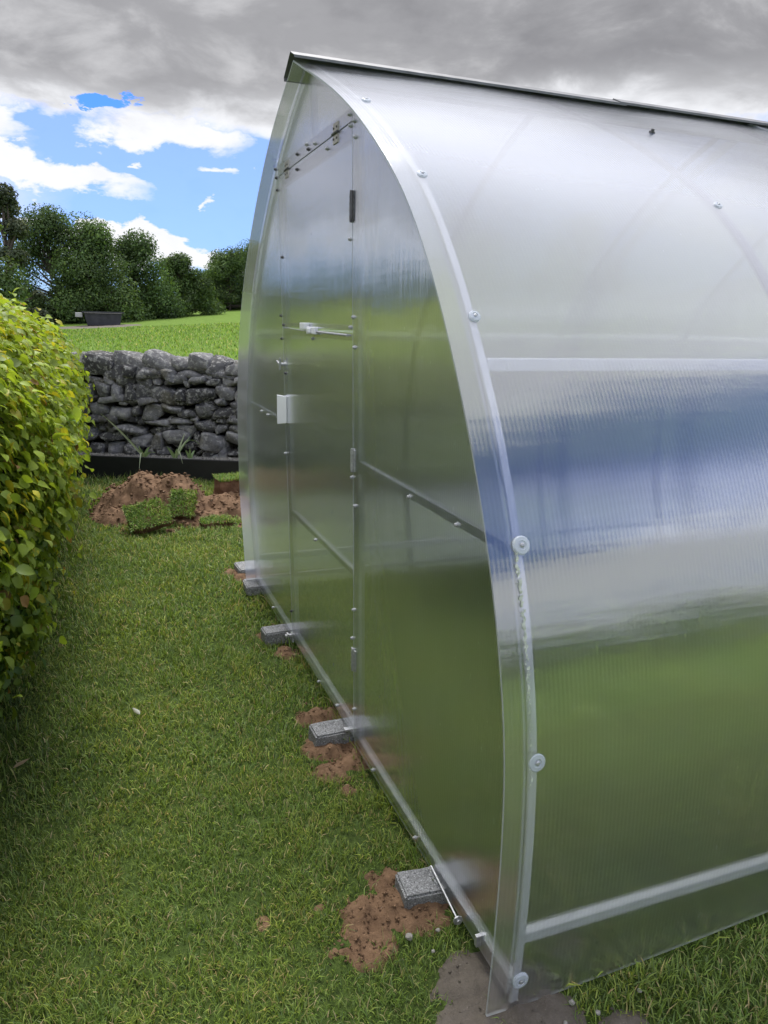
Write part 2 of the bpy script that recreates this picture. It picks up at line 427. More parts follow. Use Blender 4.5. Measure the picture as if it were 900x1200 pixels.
# ------------------------------------------------------------------ soil patches, mounds
SOILS = []      # (blobs) used to keep grass away
def soilfield(x, y, blobs):
    v = np.full(np.shape(x), -1.0)
    for (cx, cy, rx, ry, h) in blobs:
        q = 1 - ((x - cx) / rx) ** 2 - ((y - cy) / ry) ** 2
        v = np.maximum(v, q * h)
    return v
def soil(name, blobs, mat, rough=.01, res=.008, ns=14, crumbs=300, cs=.006, label=None):
    x0 = min(b[0] - b[2] * 1.3 for b in blobs); x1 = max(b[0] + b[2] * 1.3 for b in blobs)
    y0 = min(b[1] - b[3] * 1.3 for b in blobs); y1 = max(b[1] + b[3] * 1.3 for b in blobs)
    xs = np.arange(x0, x1, res); ys = np.arange(y0, y1, res)
    X, Y = np.meshgrid(xs, ys, indexing='ij')
    P = np.stack([X.ravel(), Y.ravel(), np.zeros(X.size)], -1)
    n = fbm(P, ns, 4, 3.3).reshape(X.shape)
    n2 = fbm(P, ns * .35, 2, 9.1).reshape(X.shape)
    hmax = max(b[4] for b in blobs)
    v = soilfield(X, Y, blobs)
    H = np.clip(v, -.03, None) + n * rough + n2 * rough * .8 - .004
    Z = gz(X, Y) + H
    nx, ny = X.shape; idx = np.arange(nx * ny).reshape(nx, ny)
    F = np.stack([idx[:-1, :-1], idx[1:, :-1], idx[1:, 1:], idx[:-1, 1:]], -1).reshape(-1, 4)
    keep = (H.ravel()[F] > -.012).any(axis=1)
    F = F[keep]
    V = np.stack([X, Y, Z], -1).reshape(-1, 3)
    used = np.unique(F); remap = -np.ones(len(V), int); remap[used] = np.arange(len(used))
    V = V[used]; F = remap[F]
    # crumbs
    ico = np.array([(0, 0, 1), (.9, 0, .1), (0, .9, -.1), (-.9, 0, .1), (0, -.9, 0), (0, 0, -1)], float)
    icf = np.array([(0, 1, 2), (0, 2, 3), (0, 3, 4), (0, 4, 1), (5, 2, 1), (5, 3, 2), (5, 4, 3), (5, 1, 4)])
    ii = rng.choice(len(V), crumbs)
    allV = [V]; T = []
    base = len(V)
    for i in ii:
        s = cs * (.3 + rng.random() ** 4 * 2.6)
        vv = (ico * s * rng.uniform(.3, 1.3, (6, 3))) * (1, 1, .6); p = V[i] + rng.normal(0, res * 1.5 if rng.random() < .8 else .028, 3) * (1, 1, 0) + (0, 0, s * .3)
        allV.append(vv + p); T.append(icf + base); base += 6
    SOILS.append((blobs, rough))
    o = mesh_np(name, np.concatenate(allV), [F, np.concatenate(T)], mat)
    return tag(o, kind='structure')
soil('soil_patch', [(-.10, .27, .13, .10, .022), (-.20, .27, .09, .10, .018), (-.25, .19, .05, .07, .015), (-.30, .22, .035, .035, .012), (-.185, .17, .03, .03, .01), (-.12, .38, .06, .07, .012)], M_soil, .012, .005, 26, 1500, .003)
soil('soil_patch', [(-.08, 1.08, .10, .10, .03), (-.05, 1.28, .10, .07, .035), (-.10, .93, .08, .07, .02), (-.09, .80, .03, .035, .012), (.0, 1.0, .07, .12, .02)], M_soil, .015, .006, 24, 1300, .0035)
soil('soil_patch', [(-.05, 2.12, .09, .10, .03), (-.02, 1.9, .07, .09, .022)], M_soil, .014, .008, 20, 500, .004)
soil('soil_patch', [(-.03, 2.95, .08, .14, .03), (-.10, 3.05, .05, .05, .02)], M_soil, .014, .009, 20, 300, .004)
soil('soil_patch', [(-.46, .365, .022, .035, .010)], M_soil, .004, .004, 30, 60, .003)
soil('soil_patch', [(-.32, .36, .035, .022, .010)], M_soil, .004, .004, 30, 60, .003)
soil('mud_patch', [(-.03, 0.02, .12, .075, .018), (.05, -.12, .11, .09, .018), (-.09, -.06, .09, .08, .015), (.2, -.2, .08, .05, .012)], M_mud, .010, .005, 18, 260, .0025)
soil('soil_mound', [(-.45, 4.85, .42, .42, .25), (-.24, 4.78, .28, .42, .27), (.08, 4.65, .30, .34, .15), (-.66, 4.62, .24, .30, .10), (-.1, 4.35, .22, .22, .08)], M_soil, .05, .014, 8, 3500, .010)

def soil_amount(x, y):
    v = np.full(np.shape(x), -1.0)
    for blobs, rough in SOILS: v = np.maximum(v, soilfield(x, y, blobs) - .001)
    return v

# ------------------------------------------------------------------ grass blades
def blades(name, x, y, z, ln, wd, cols, lean=(.5, 1.25), parent=None, mat=None, kind='stuff', up=None):
    n = len(x); az = rng.uniform(0, 2 * PI, n); th = rng.uniform(lean[0], lean[1], n)
    dirx, diry = np.cos(az), np.sin(az)
    sx, sy = -diry, dirx
    base = np.stack([x, y, z], -1)
    h1 = np.stack([dirx * np.sin(th * .5), diry * np.sin(th * .5), np.cos(th * .5)], -1) * (ln * .55)[:, None]
    h2 = np.stack([dirx * np.sin(th * 1.15), diry * np.sin(th * 1.15), np.cos(th * 1.15)], -1) * (ln * .5)[:, None]
    tw = rng.uniform(-.6, .6, n)
    s = np.stack([sx * np.cos(tw) , sy * np.cos(tw), np.sin(tw)], -1) * (wd / 2)[:, None]
    V = np.stack([base - s, base + s, base + h1 - s * .9, base + h1 + s * .9, base + h1 + h2], 1).reshape(-1, 3)
    i = np.arange(n)[:, None] * 5
    Q = i + np.array([[0, 1, 3, 2]]); T = i + np.array([[2, 3, 4]])
    C = np.repeat(cols, 5, axis=0)
    o = mesh_np(name, V, [Q, T], mat or M_leafgrass, parent, C)
    return o
def grasscols(x, y):
    n = len(x)
    pal = np.array([(.090, .165, .026), (.13, .215, .036), (.06, .115, .020), (.19, .27, .05), (.25, .25, .105), (.34, .31, .17)])
    pr = np.array([.30, .31, .15, .14, .07, .03])
    c = pal[rng.choice(6, n, p=pr)]
    patch = np.array([mnoise.noise(Vector((a * 2.2, b * 2.2, 0))) + .6 * mnoise.noise(Vector((a * 7, b * 7, 4))) for a, b in zip(x, y)])
    yel = np.clip(patch * 1.3 + .25, 0, .8)[:, None]
    c = c * (1 - yel) + c * yel * np.array([1.28, 1.14, 1.0])
    return c * rng.uniform(.65, 1.25, (n, 1)) * np.array([1.62, 1.45, 1.45])
def scatter(x0, x1, y0, y1, dens):
    n = int((x1 - x0) * (y1 - y0) * dens); return rng.uniform(x0, x1, n), rng.uniform(y0, y1, n)
XS, YS, LL, WW = [], [], [], []
for (x0, x1, y0, y1, dens, l, wdt) in [(-1.35, .0, -.35, 1.0, 36000, .025, .0022), (-1.4, .02, 1.0, 2.2, 22000, .028, .0030),
                                       (-1.4, .1, 2.2, 4.2, 12000, .032, .0044), (-1.45, .6, 4.2, 6.4, 6500, .045, .006),
                                       (0.0, 2.0, -.9, -.08, 24000, .032, .0028), (-1.2, 3.5, -2.8, -.35, 9000, .035, .004), (.0, 3.9, -.08, 2.8, 6500, .05, .005), (.1, 4.2, 2.8, 5.0, 1200, .05, .007)]:
    a, b = scatter(x0, x1, y0, y1, dens)
    cl = np.array([mnoise.noise(Vector((p * 9, q * 9, 1.5))) + .7 * mnoise.noise(Vector((p * 28, q * 28, 7))) for p, q in zip(a, b)])
    keep = (soil_amount(a, b) < rng.uniform(-.004, .009, len(a))) & (cl > rng.uniform(-.95, -.05, len(a))) & (b < bed_y(a) - .03)
    a, b, cl = a[keep], b[keep], cl[keep]
    XS.append(a); YS.append(b); LL.append(l * rng.uniform(.5, 1.5, len(a)) * (1 + .35 * cl)); WW.append(wdt * rng.uniform(.6, 1.35, len(a)))
gx, gy, gl_, gw = map(np.concatenate, (XS, YS, LL, WW))
tag(blades('grass', gx, gy, gz(gx, gy) - .003, gl_, gw, grasscols(gx, gy), (.45, 1.4)), 'short mown green lawn grass between hedge and greenhouse', 'grass', kind='stuff')
# taller tufts along the base of the bed, hedge foot and greenhouse edge
a = np.concatenate([rng.uniform(-1.4, 2, 500), rng.normal(-1.22, .06, 900), rng.normal(.02, .03, 500)])
b = np.concatenate([bed_y(a[:500]) - .05 - rng.random(500) * .05, rng.uniform(.6, 6, 900), rng.uniform(.3, 2.7, 500)])
tag(blades('grass_tuft', a, b, gz(a, b) - .003, rng.uniform(.04, .10, len(a)), np.full(len(a), .004), grasscols(a, b), (.3, 1.1)), 'longer tufts of grass along the hedge foot and the bed board', 'grass', kind='stuff')
# field grass beyond the wall
a, b = scatter(-4, 10, 7.2, 30, 130); k = b > wall_y(a) + .5; a, b = a[k], b[k]
cc = grasscols(a, b) * np.array([1.05, 1.2, 1.0])
tag(blades('field_grass', a, b, terr(a, b) - .01, rng.uniform(.04, .11, len(a)), rng.uniform(.015, .03, len(a)), cc, (.3, 1.1)), 'bright meadow grass in the field beyond the stone wall', 'grass', kind='stuff')

# ------------------------------------------------------------------ greenhouse
RC = [(-.068, -.05), (-.078, .12), (-.082, .315), (-.070, .563), (-.026, .773), (.044, .982), (.150, 1.205), (.295, 1.425), (.440, 1.605), (.618, 1.772), (.909, 1.960), (1.226, 2.120), (1.6, 2.285)]
LC = [(2.752, -.05), (2.79, .10), (2.83, .25), (2.875, .40), (2.897, .557), (2.905, .78), (2.893, .986), (2.806, 1.308), (2.617, 1.601), (2.356, 1.850), (2.110, 2.030), (1.888, 2.160), (1.6, 2.285)]
def smooth_curve(P, n=56):
    P = np.array(P, float); Q = [P[0]]
    m = len(P)
    ext = np.vstack([2 * P[0] - P[1], P, 2 * P[-1] - P[-2]])
    pts = []
    for i in range(m - 1):
        p0, p1, p2, p3 = ext[i:i + 4]
        for k in range(12):
            u = k / 12
            pts.append(.5 * ((2 * p1) + (-p0 + p2) * u + (2 * p0 - 5 * p1 + 4 * p2 - p3) * u * u + (-p0 + 3 * p1 - 3 * p2 + p3) * u ** 3))
    pts.append(P[-1]); pts = np.array(pts)
    for _ in range(25): pts[1:-1] = .25 * pts[:-2] + .5 * pts[1:-1] + .25 * pts[2:]
    s = np.concatenate([[0], np.cumsum(np.hypot(*np.diff(pts, axis=0).T))])
    u = np.linspace(0, s[-1], n)
    return np.stack([np.interp(u, s, pts[:, 0]), np.interp(u, s, pts[:, 1])], -1)
RCs, LCs = smooth_curve(RC), smooth_curve(LC)
def offs(C, d):
    T = np.gradient(C, axis=0); T /= np.linalg.norm(T, axis=1)[:, None]
    N = np.stack([-T[:, 1], T[:, 0]], -1)
    cen = np.array([1.4, .8])
    sgn = np.sign(((C - cen) * N).sum(1)); N *= sgn[:, None]
    return C + N * d, N
def curve_y(C, z): return float(np.interp(z, C[:, 1], C[:, 0]))
def curve_z_at_y(C, y):
    o = np.argsort(C[:, 0]) ; m = C[:, 1] > 1.2
    c = C[m]; o = np.argsort(c[:, 0]); return float(np.interp(y, c[o, 0], c[o, 1]))

gh = tag(empty('greenhouse', (0, 1.4, 0)), 'pointed arch greenhouse of clear twin wall polycarbonate on a galvanised steel frame', 'greenhouse')
gh_inv = Matrix.Translation((0, -1.4, 0))
def fin(o, parent=gh):
    o.matrix_parent_inverse = Matrix.Translation((0, -1.4, 0)) if parent is gh else Matrix.Identity(4)
    return o
LEN = 4.0
def slab_mats(o):     # second slot: the inner wall of the twin-wall sheet
    o.data.materials.append(M_inner)

def side_sheet(C, x0, x1, d0, lift, right=True):
    th = .006
    Ci, N = offs(C, d0); Co, _ = offs(C, d0 + th)
    nxs = max(2, int((x1 - x0) / .08)); xsn = np.linspace(x0, x1, nxs + 1)
    rows = len(C); V = []
    for S_ in (Co, Ci):
        for i in range(rows):
            for x in xsn:
                y, z = S_[i]
                up = lift * min(max(x, 0), 1.2) * max(0, 1 - i / 8)
                wob = .0025 * math.sin(x * 5.3 + i * .21) + .002 * math.sin(x * 2.1 - i * .37)
                V.append((x, y + N[i][0] * wob, z + N[i][1] * wob + up))
    m = nxs + 1; idx = np.arange(rows * m).reshape(rows, m)
    q = np.stack([idx[:-1, :-1], idx[:-1, 1:], idx[1:, 1:], idx[1:, :-1]], -1).reshape(-1, 4)
    # orientation: outer normals away from the interior
    if not right: q = q[:, ::-1]
    q2 = q[:, ::-1] + rows * m
    edge = []
    R_ = rows * m
    for i in range(rows - 1):
        edge.append((idx[i, 0], idx[i + 1, 0], idx[i + 1, 0] + R_, idx[i, 0] + R_)); edge.append((idx[i + 1, -1], idx[i, -1], idx[i, -1] + R_, idx[i + 1, -1] + R_))
    for j in range(m - 1):
        edge.append((idx[0, j + 1], idx[0, j], idx[0, j] + R_, idx[0, j + 1] + R_)); edge.append((idx[-1, j], idx[-1, j + 1], idx[-1, j + 1] + R_, idx[-1, j] + R_))
    edge = np.array(edge)
    V = np.array(V); rimV = V[edge.ravel()]; edge = np.arange(len(V), len(V) + edge.size).reshape(edge.shape); V = np.concatenate([V, rimV])
    if not right: edge = edge[:, ::-1]
    o = mesh_np('side_sheet', V, [q, q2, edge], M_pcS, gh, smooth=True)
    slab_mats(o); o.data.materials.append(M_pcEdge)
    mi = np.zeros(len(o.data.polygons), dtype=np.int32); mi[len(q):2 * len(q)] = 1; mi[2 * len(q):] = 2
    o.data.polygons.foreach_set('material_index', mi)
    sm = np.ones(len(mi), bool); sm[2 * len(q):] = False; o.data.polygons.foreach_set('use_smooth', sm)
    return fin(o)
def edgemat():
    t = NT('polycarbonate_cut_edge'); d = t.n('ShaderNodeBsdfDiffuse'); d.inputs[0].default_value = (.62, .66, .7, 1)
    tp = t.n('ShaderNodeBsdfTransparent'); tl = t.n('ShaderNodeBsdfTranslucent'); tl.inputs[0].default_value = (.6, .65, .7, 1)
    return t.out(t.mixs(.35, t.mixs(.4, d.outputs[0], tl.outputs[0]), tp.outputs[0]))
M_pcEdge = edgemat()
side_sheet(RCs, -.058, 2.04, .004, .045)
side_sheet(RCs, 1.99, LEN + .05, .011, .045)
side_sheet(LCs, -.058, 2.04, .004, 0, False)
side_sheet(LCs, 1.99, LEN + .05, .011, 0, False)

# end panels (front at x = 0): polygons in (y, z)
def postR(z): return 1.0 + .046 * z       # door post on the near side
def postL(z): return 1.89 + .094 * z      # door post on the far side
def end_panel(name, poly, x_out, x_in, parent, flip=False):
    n = len(poly); V = [(x_out, y, z) for y, z in poly] + [(x_in, y, z) for y, z in poly]
    A = tuple(range(n)); B = tuple(range(2 * n - 1, n - 1, -1))
    area = sum(poly[i][0] * poly[(i + 1) % n][1] - poly[(i + 1) % n][0] * poly[i][1] for i in range(n))
    ccw = area > 0     # ccw in (y,z) seen from +x  -> normal +x
    out_neg = x_out < x_in
    F = [A, B] + [(i, i + n, (i + 1) % n + n, (i + 1) % n) for i in range(n)]
    if ccw == out_neg: F = [f[::-1] for f in F]
    me = D.meshes.new(name); me.from_pydata(V, [], F); me.update()
    for m in (M_pcF, M_inner, M_pcEdge): me.materials.append(m)
    for i, p in enumerate(me.polygons): p.material_index = 0 if i == 0 else (1 if i == 1 else 2)
    o = D.objects.new(name, me); COL.objects.link(o); o.parent = parent
    return fin(o, parent)
g = .0025
XO, XI = -.0075, -.0015
curR = [tuple(p) for p in RCs if p[1] > .02]; curL = [tuple(p) for p in LCs if p[1] > .02]
zR = curve_z_at_y(RCs, postR(2.0)); zL = curve_z_at_y(LCs, postL(2.0))
pr = [(postR(0.0) - g, -.012), (curve_y(RCs, 0) + .004, -.012)] + [(y + .002, z - .002) for y, z in curR if z < zR - .01] + [(postR(zR) - g, zR - .004)]
end_panel('front_panel', pr, XO, XI, gh)
pl = [(postL(0.0) + g, -.012), (curve_y(LCs, 0) - .004, -.012)] + [(y - .002, z - .002) for y, z in curL if z < zL - .01] + [(postL(zL) + g, zL - .004)]
end_panel('front_panel', pl, XO, XI, gh)
pt = [(postR(1.997) + g, 1.997), (postR(zR) + g, zR - .002)] + [(y + .002, z - .004) for y, z in curR if z > max(zR, 2.03)] + [(y - .002, z - .004) for y, z in curL[::-1] if z > zL + .02] + [(postL(zL) - g, zL - .002), (postL(1.997) - g, 1.997)]
end_panel('gable_panel', pt, XO, XI, gh)
full = [(curve_y(RCs, 0), -.01)] + [(y + .002, z - .002) for y, z in curR] + [(y - .002, z - .002) for y, z in curL[::-1][1:]] + [(curve_y(LCs, 0), -.01)]
end_panel('rear_panel', full, LEN + .008, LEN + .002, gh)

# steel frame
def arch(x, name='arch'):
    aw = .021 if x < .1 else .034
    m = MB()
    for C in (RCs, LCs):
        Co, N = offs(C, 0.0); Ci, _ = offs(C, -.010)
        k = len(m.v); n = len(C)
        for i in range(n):
            for (P, xx) in ((Co, x + .004), (Co, x + aw), (Ci, x + aw), (Ci, x + .004)): m.v.append((xx, P[i][0], P[i][1]))
        for i in range(n - 1):
            for j in range(4): m.f.append((k + i * 4 + j, k + i * 4 + (j + 1) % 4, k + (i + 1) * 4 + (j + 1) % 4, k + (i + 1) * 4 + j))
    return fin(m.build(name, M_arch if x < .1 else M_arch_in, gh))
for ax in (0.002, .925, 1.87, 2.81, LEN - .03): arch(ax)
def purlin(y, z, w=.022, h=.028):
    m = MB(); m.box(.026, LEN - .03, y - w / 2, y + w / 2, z - h / 2, z + h / 2)
    return fin(m.build('purlin', M_arch, gh, bevel=.002))
def in_of(C, z, d=-.012):
    Ci, _ = offs(C, d); return float(np.interp(z, Ci[:, 1], Ci[:, 0]))
purlin(in_of(RCs, 1.335, -.012), 1.335); purlin(in_of(LCs, 1.335, -.012), 1.335)
purlin(in_of(RCs, .125, -.020), .125, .026, .026); purlin(in_of(LCs, .125, -.020), .125, .03, .032)
m = MB(); m.box(.026, LEN - .03, 1.58, 1.62, 2.235, 2.262); fin(m.build('ridge_beam', M_arch, gh))
# base rails
m = MB(); m.bar((.010, curve_y(RCs, 0) + .004, .012), (.010, curve_y(LCs, 0) - .004, .012), .024, .024); fin(m.build('base_rail', M_steel, gh, bevel=.002))
m = MB(); m.bar((LEN - .01, curve_y(RCs, 0), .012), (LEN - .01, curve_y(LCs, 0), .012), .024, .024); fin(m.build('base_rail', M_steel, gh))
for C, s in ((LCs, -1),):
    m = MB(); yy = curve_y(C, 0) + .018 * s; m.bar((.026, yy, .012), (LEN - .03, yy, .012), .024, .024); fin(m.build('base_rail', M_steel, gh))
# door posts
for P, s in ((postR, -1), (postL, 1)):
    m = MB(); zt = 2.05 if s < 0 else 2.0
    a0, a1 = P(.026) + s * .016, P(zt) + s * .016
    m.bar((.012, a0, .026), (.012, a1, zt), .030, .020, up=(1, 0, 0)); fin(m.build('door_post', M_steel, gh, bevel=.002))
m = MB(); m.bar((.012, postR(2.02), 2.018), (.012, postL(2.02), 2.022), .020, .046); fin(m.build('lintel', M_grey, gh, bevel=.002))
m = MB(); m.bar((.012, 1.56, 2.036), (.012, 1.60, 2.24), .028, .018, up=(1, 0, 0)); fin(m.build('gable_strut', M_steel, gh))
m = MB(); m.bar((.012, in_of(RCs, .972, -.022), .972), (.012, postR(.972) - .032, .976), .020, .024); fin(m.build('cross_bar', M_steel, gh, bevel=.002))
m = MB(); m.bar((.012, postL(.976) + .032, .976), (.012, in_of(LCs, .976, -.022), .976), .020, .024); fin(m.build('cross_bar', M_steel, gh, bevel=.002))
# diagonal braces near the roof between the arches
# ridge cap, two lengths
def ridgecap(x0, x1, dz):
    m = MB(); th = .0016
    prof = [(1.70, 2.262), (1.612, 2.311), (1.600, 2.317), (1.588, 2.311), (1.548, 2.293), (1.549, 2.287)]
    prof = [(1.698, 2.250)] + prof
    n = len(prof); k = 0
    for xx in (x0, x1):
        for y, z in prof: m.v.append((xx, y, z + dz))
    for xx in (x0, x1):
        for y, z in prof: m.v.append((xx, y + (.0 if True else 0), z + dz - th * 1.4))
    for i in range(n - 1):
        m.f.append((i, i + 1, n + i + 1, n + i)); m.f.append((2 * n + i, 3 * n + i, 3 * n + i + 1, 2 * n + i + 1))
        m.f.append((i, 2 * n + i, 2 * n + i + 1, i + 1)); m.f.append((n + i, n + i + 1, 3 * n + i + 1, 3 * n + i))
    m.f.append((0, n, 3 * n, 2 * n)); m.f.append((n - 1, 3 * n - 1, 4 * n - 1, 2 * n - 1))
    return fin(m.build('ridge_cap', M_cap, gh))
ridgecap(-.068, 1.30, 0); ridgecap(1.27, 2.9, .004); ridgecap(2.87, LEN + .06, 0)

# washers over the arches
def washer(x, C, z, r=.0195):
    if z > 1.4: r = .014
    y = curve_y(C, z); Co, N = offs(C, .011)
    i = int(np.argmin(np.abs(C[:, 1] - z))); nrm = Vector((0, N[i][0], N[i][1])); 
    yy = float(np.interp(z, C[:, 1], Co[:, 0])); zz = float(np.interp(z, C[:, 1], Co[:, 1]))
    Mx = Matrix.Translation((x, yy, zz)) @ nrm.to_track_quat('Z', 'Y').to_matrix().to_4x4()
    m = MB(); m.lathe([(r, -.002), (r, .002), (r * .88, .0045), (r * .5, .0055), (r * .42, .0035), (.001, .0035)], Mx, 24)
    o = fin(m.build('washer', M_washer, gh, smooth=False))
    m = MB(); m.lathe([(r * .26, .0036), (r * .26, .0062), (r * .14, .0075), (.0005, .0075)], Mx, 8)
    s = m.build('screw', M_zinc, o); 
    return o
for z in (.03, .563, .985, 1.43, 1.765, 2.03): washer(.016, RCs, z)
for z in (.3, .8, 1.25, 1.757): washer(.936, RCs, z)
for z in (.03, .563, 1.25, 1.757): washer(1.885, RCs, z, .018)
for z in (.03, .563, .985, 1.43, 1.765, 2.03): washer(.016, LCs, z)
m = MB(); Mx = Matrix.Translation((1.10, 1.125, curve_z_at_y(RCs, 1.125) + .010)) @ Matrix.Rotation(math.radians(26), 4, 'X')
m.lathe([(.011, 0), (.011, .004), (.006, .004), (.006, .012), (.001, .012)], Mx, 8); fin(m.build('bolt', M_dark, gh))

# screws on the front face
def screw(y, z, parent, mat, r=.0048):
    Mx = Matrix.Translation((XO, y, z)) @ Vector((-1, 0, 0)).to_track_quat('Z', 'Y').to_matrix().to_4x4()
    m = MB(); m.lathe([(r * 1.5, 0), (r * 1.5, .0012), (r, .0014), (r, .006), (r * .7, .0075), (.0004, .0075)], Mx, 8)
    o = m.build('screw', mat, parent); return fin(o, parent)
for (y, z, dk) in [(1.611, 2.030, 0), (1.50, 2.012, 0), (1.746, 2.022, 1), (1.588, 1.992 + .018, 1), (2.115, 2.03, 1), (2.10, 1.995, 1), (2.085, 1.945, 1),
                   (1.115, 2.018, 0), (1.068, 1.99, 0), (1.105, 1.985, 0), (1.058, 1.945, 0), (1.057, 1.433, 0), (1.042, 1.342, 0), (1.018, .84, 0), (1.018, .48, 0), (1.00, .12, 0),
                   (2.045, 1.438, 1), (2.035, 1.342, 1), (1.99, .849, 0), (.567, .972, 0), (.28, .97, 0), (2.5, .976, 0), (2.35, .976, 0), (.45, .006, 0), (.8, .006, 0), (1.45, .006, 0), (2.3, .006, 0)]:
    screw(y, z, gh, M_dark if dk else M_zinc)

# door with its own frame
door = empty('door', (0, 0, 0)); door.parent = gh; door.matrix_parent_inverse = Matrix.Translation((0, -1.4, 0))
def dpoly(z0, z1, inset=g): return [(postR(z0) + inset, z0), (postL(z0) - inset, z0), (postL(z1) - inset, z1), (postR(z1) + inset, z1)]
win = end_panel('window', dpoly(1.392, 1.992), XO, XI, door)
end_panel('lower_pane', dpoly(.012, 1.386), XO, XI, door)
for P, s, a, b in ((postR, 1, .03, 1.38), (postL, -1, .03, 1.38)):
    m = MB(); m.bar((.012, P(a) + s * .014, a), (.012, P(b) + s * .014, b), .022, .020, up=(1, 0, 0)); m.build('door_stile', M_steel, door, bevel=.002)
for P, s, a, b in ((postR, 1, 1.395, 1.985), (postL, -1, 1.395, 1.985)):
    m = MB(); m.bar((.012, P(a) + s * .014, a), (.012, P(b) + s * .014, b), .020, .018, up=(1, 0, 0)); m.build('window_stile', M_steel, door)
for z, h in ((.598, .022), (1.372, .02), (.030, .022)):
    m = MB(); m.bar((.012, postR(z) + .027, z), (.012, postL(z) - .027, z), .020, h); m.build('door_rail', M_steel, door, bevel=.002)
for z, h in ((1.402, .016), (1.970, .034)):
    m = MB(); m.bar((.012, postR(z) + .026, z), (.012, postL(z) - .026, z), .018, h); m.build('window_rail', M_grey if z > 1.8 else M_steel, door)
for (y, z) in ((1.096, 1.665), (1.085, 1.402), (1.052, .928), (1.03, .372), (2.01, 1.674), (1.995, 1.40), (1.965, 1.20), (1.905, .137), (1.498, .590), (1.20, .03), (1.53, 1.356), (1.75, 1.97), (1.35, 1.968)):
    screw(y, z, door, M_dark if y > 1.7 else M_zinc)
def hinge_v(y, z, mat, h=.075):      # leaf hinge with an upright pin
    m = MB(); m.box(XO - .003, XO, y - .020, y - .002, z - h / 2, z + h / 2); m.box(XO - .003, XO, y + .002, y + .020, z - h / 2, z + h / 2)
    m.tube([(XO - .004, y, z - h / 2 - .003), (XO - .004, y, z + h / 2 + .003)], .0045, 8)
    for dy in (-.012, .012):
        for dz in (-.33, -.11, .11, .33):
            m.box(XO - .0055, XO - .003, y + dy - .003, y + dy + .003, z + dz * h - .003, z + dz * h + .003)
    return m.build('hinge', mat, door)
for (z, h) in ((1.757, .085), (.985, .07), (.30, .075)): hinge_v(postR(z), z, M_dark if z > 1.2 else M_zinc, h)
def hinge_h(y, z):
    m = MB(); h = .05
    m.box(XO - .003, XO, y - h / 2, y + h / 2, z + .002, z + .030); m.box(XO - .003, XO, y - h / 2, y + h / 2, z - .030, z - .002)
    o = m.build('hinge', M_brass, door)
    m = MB(); m.tube([(XO - .004, y - h / 2 - .003, z), (XO - .004, y + h / 2 + .003, z)], .0045, 8)
    for dy in (-.016, .016):
        for dz in (-.016, .016):
            m.tube([(XO - .003, y + dy, z + dz), (XO - .0055, y + dy, z + dz)], .0035, 6)
    m.build('hinge_pin', M_dark, o)
hinge_h(1.915, 1.997); hinge_h(1.255, 1.995)
# window catch and sliding bolt on the middle bar
m = MB(); m.box(XO - .020, XO, 1.585, 1.655, 1.388, 1.412); m.build('window_catch', M_white, door, bevel=.003)
m = MB(); m.box(XO - .016, XO, 1.46, 1.57, 1.372, 1.398); m.box(XO - .026, XO - .016, 1.50, 1.53, 1.376, 1.394); m.build('catch_plate', M_white, door, bevel=.003)
m = MB(); m.tube([(XO - .006, postR(1.372) + .04, 1.377), (XO - .006, 1.60, 1.383)], .0035, 8); m.tube([(XO - .005, 1.60, 1.381), (XO - .005, 1.95, 1.39)], .002, 6); m.build('bolt_rod', M_zinc, door)
# turn latch on the far post
m = MB(); y = postL(1.235); m.tube([(XO, y, 1.235), (XO - .022, y, 1.235)], .007, 8); m.tube([(XO - .018, y + .05, 1.247), (XO - .018, y - .006, 1.233)], .004, 8)
m.tube([(XO - .018, y - .006, 1.262), (XO - .018, y, 1.212)], .0045, 8); m.build('turn_latch', M_zinc, door)
# white angled handle cover
m = MB(); y = postL(1.04) - .0; z0, z1 = .980, 1.106
tri = [(XO - .001, y + .030), (XO - .030, y + .024), (XO - .036, y + .002), (XO - .001, y - .030)]
k = [(x, yy, z0 + (.006 if i in (0, 3) else 0)) for i, (x, yy) in enumerate(tri)] + [(x, yy, z1 - (.006 if i in (0, 3) else 0)) for i, (x, yy) in enumerate(tri)]
m.hexa(k); m.build('handle_cover', M_white, door, bevel=.002)

# ragged remains of protective film along the lower part of the front arch
V, F, n = [], [], 0
for i in range(230):
    z = .50 + .50 * random.random() ** .8
    Co, N = offs(RCs, .0115)
    yy = float(np.interp(z, RCs[:, 1], Co[:, 0])); xc = .002 + random.gauss(0, .0018)
    a = random.uniform(.0012, .004); b = random.uniform(.002, .007)
    for k in range(5):
        an = 2 * PI * k / 5; V.append((xc + a * math.cos(an) * random.uniform(.5, 1.2), yy - random.uniform(0, .003), z + b * math.sin(an) * random.uniform(.5, 1.2)))
    F.append(tuple(range(n, n + 5))); n += 5
fin(mesh_np('torn_film', V, [np.array(F)], simple('film_scrap', (.55, .6, .5), (.75, .78, .72), 80, .5), gh))

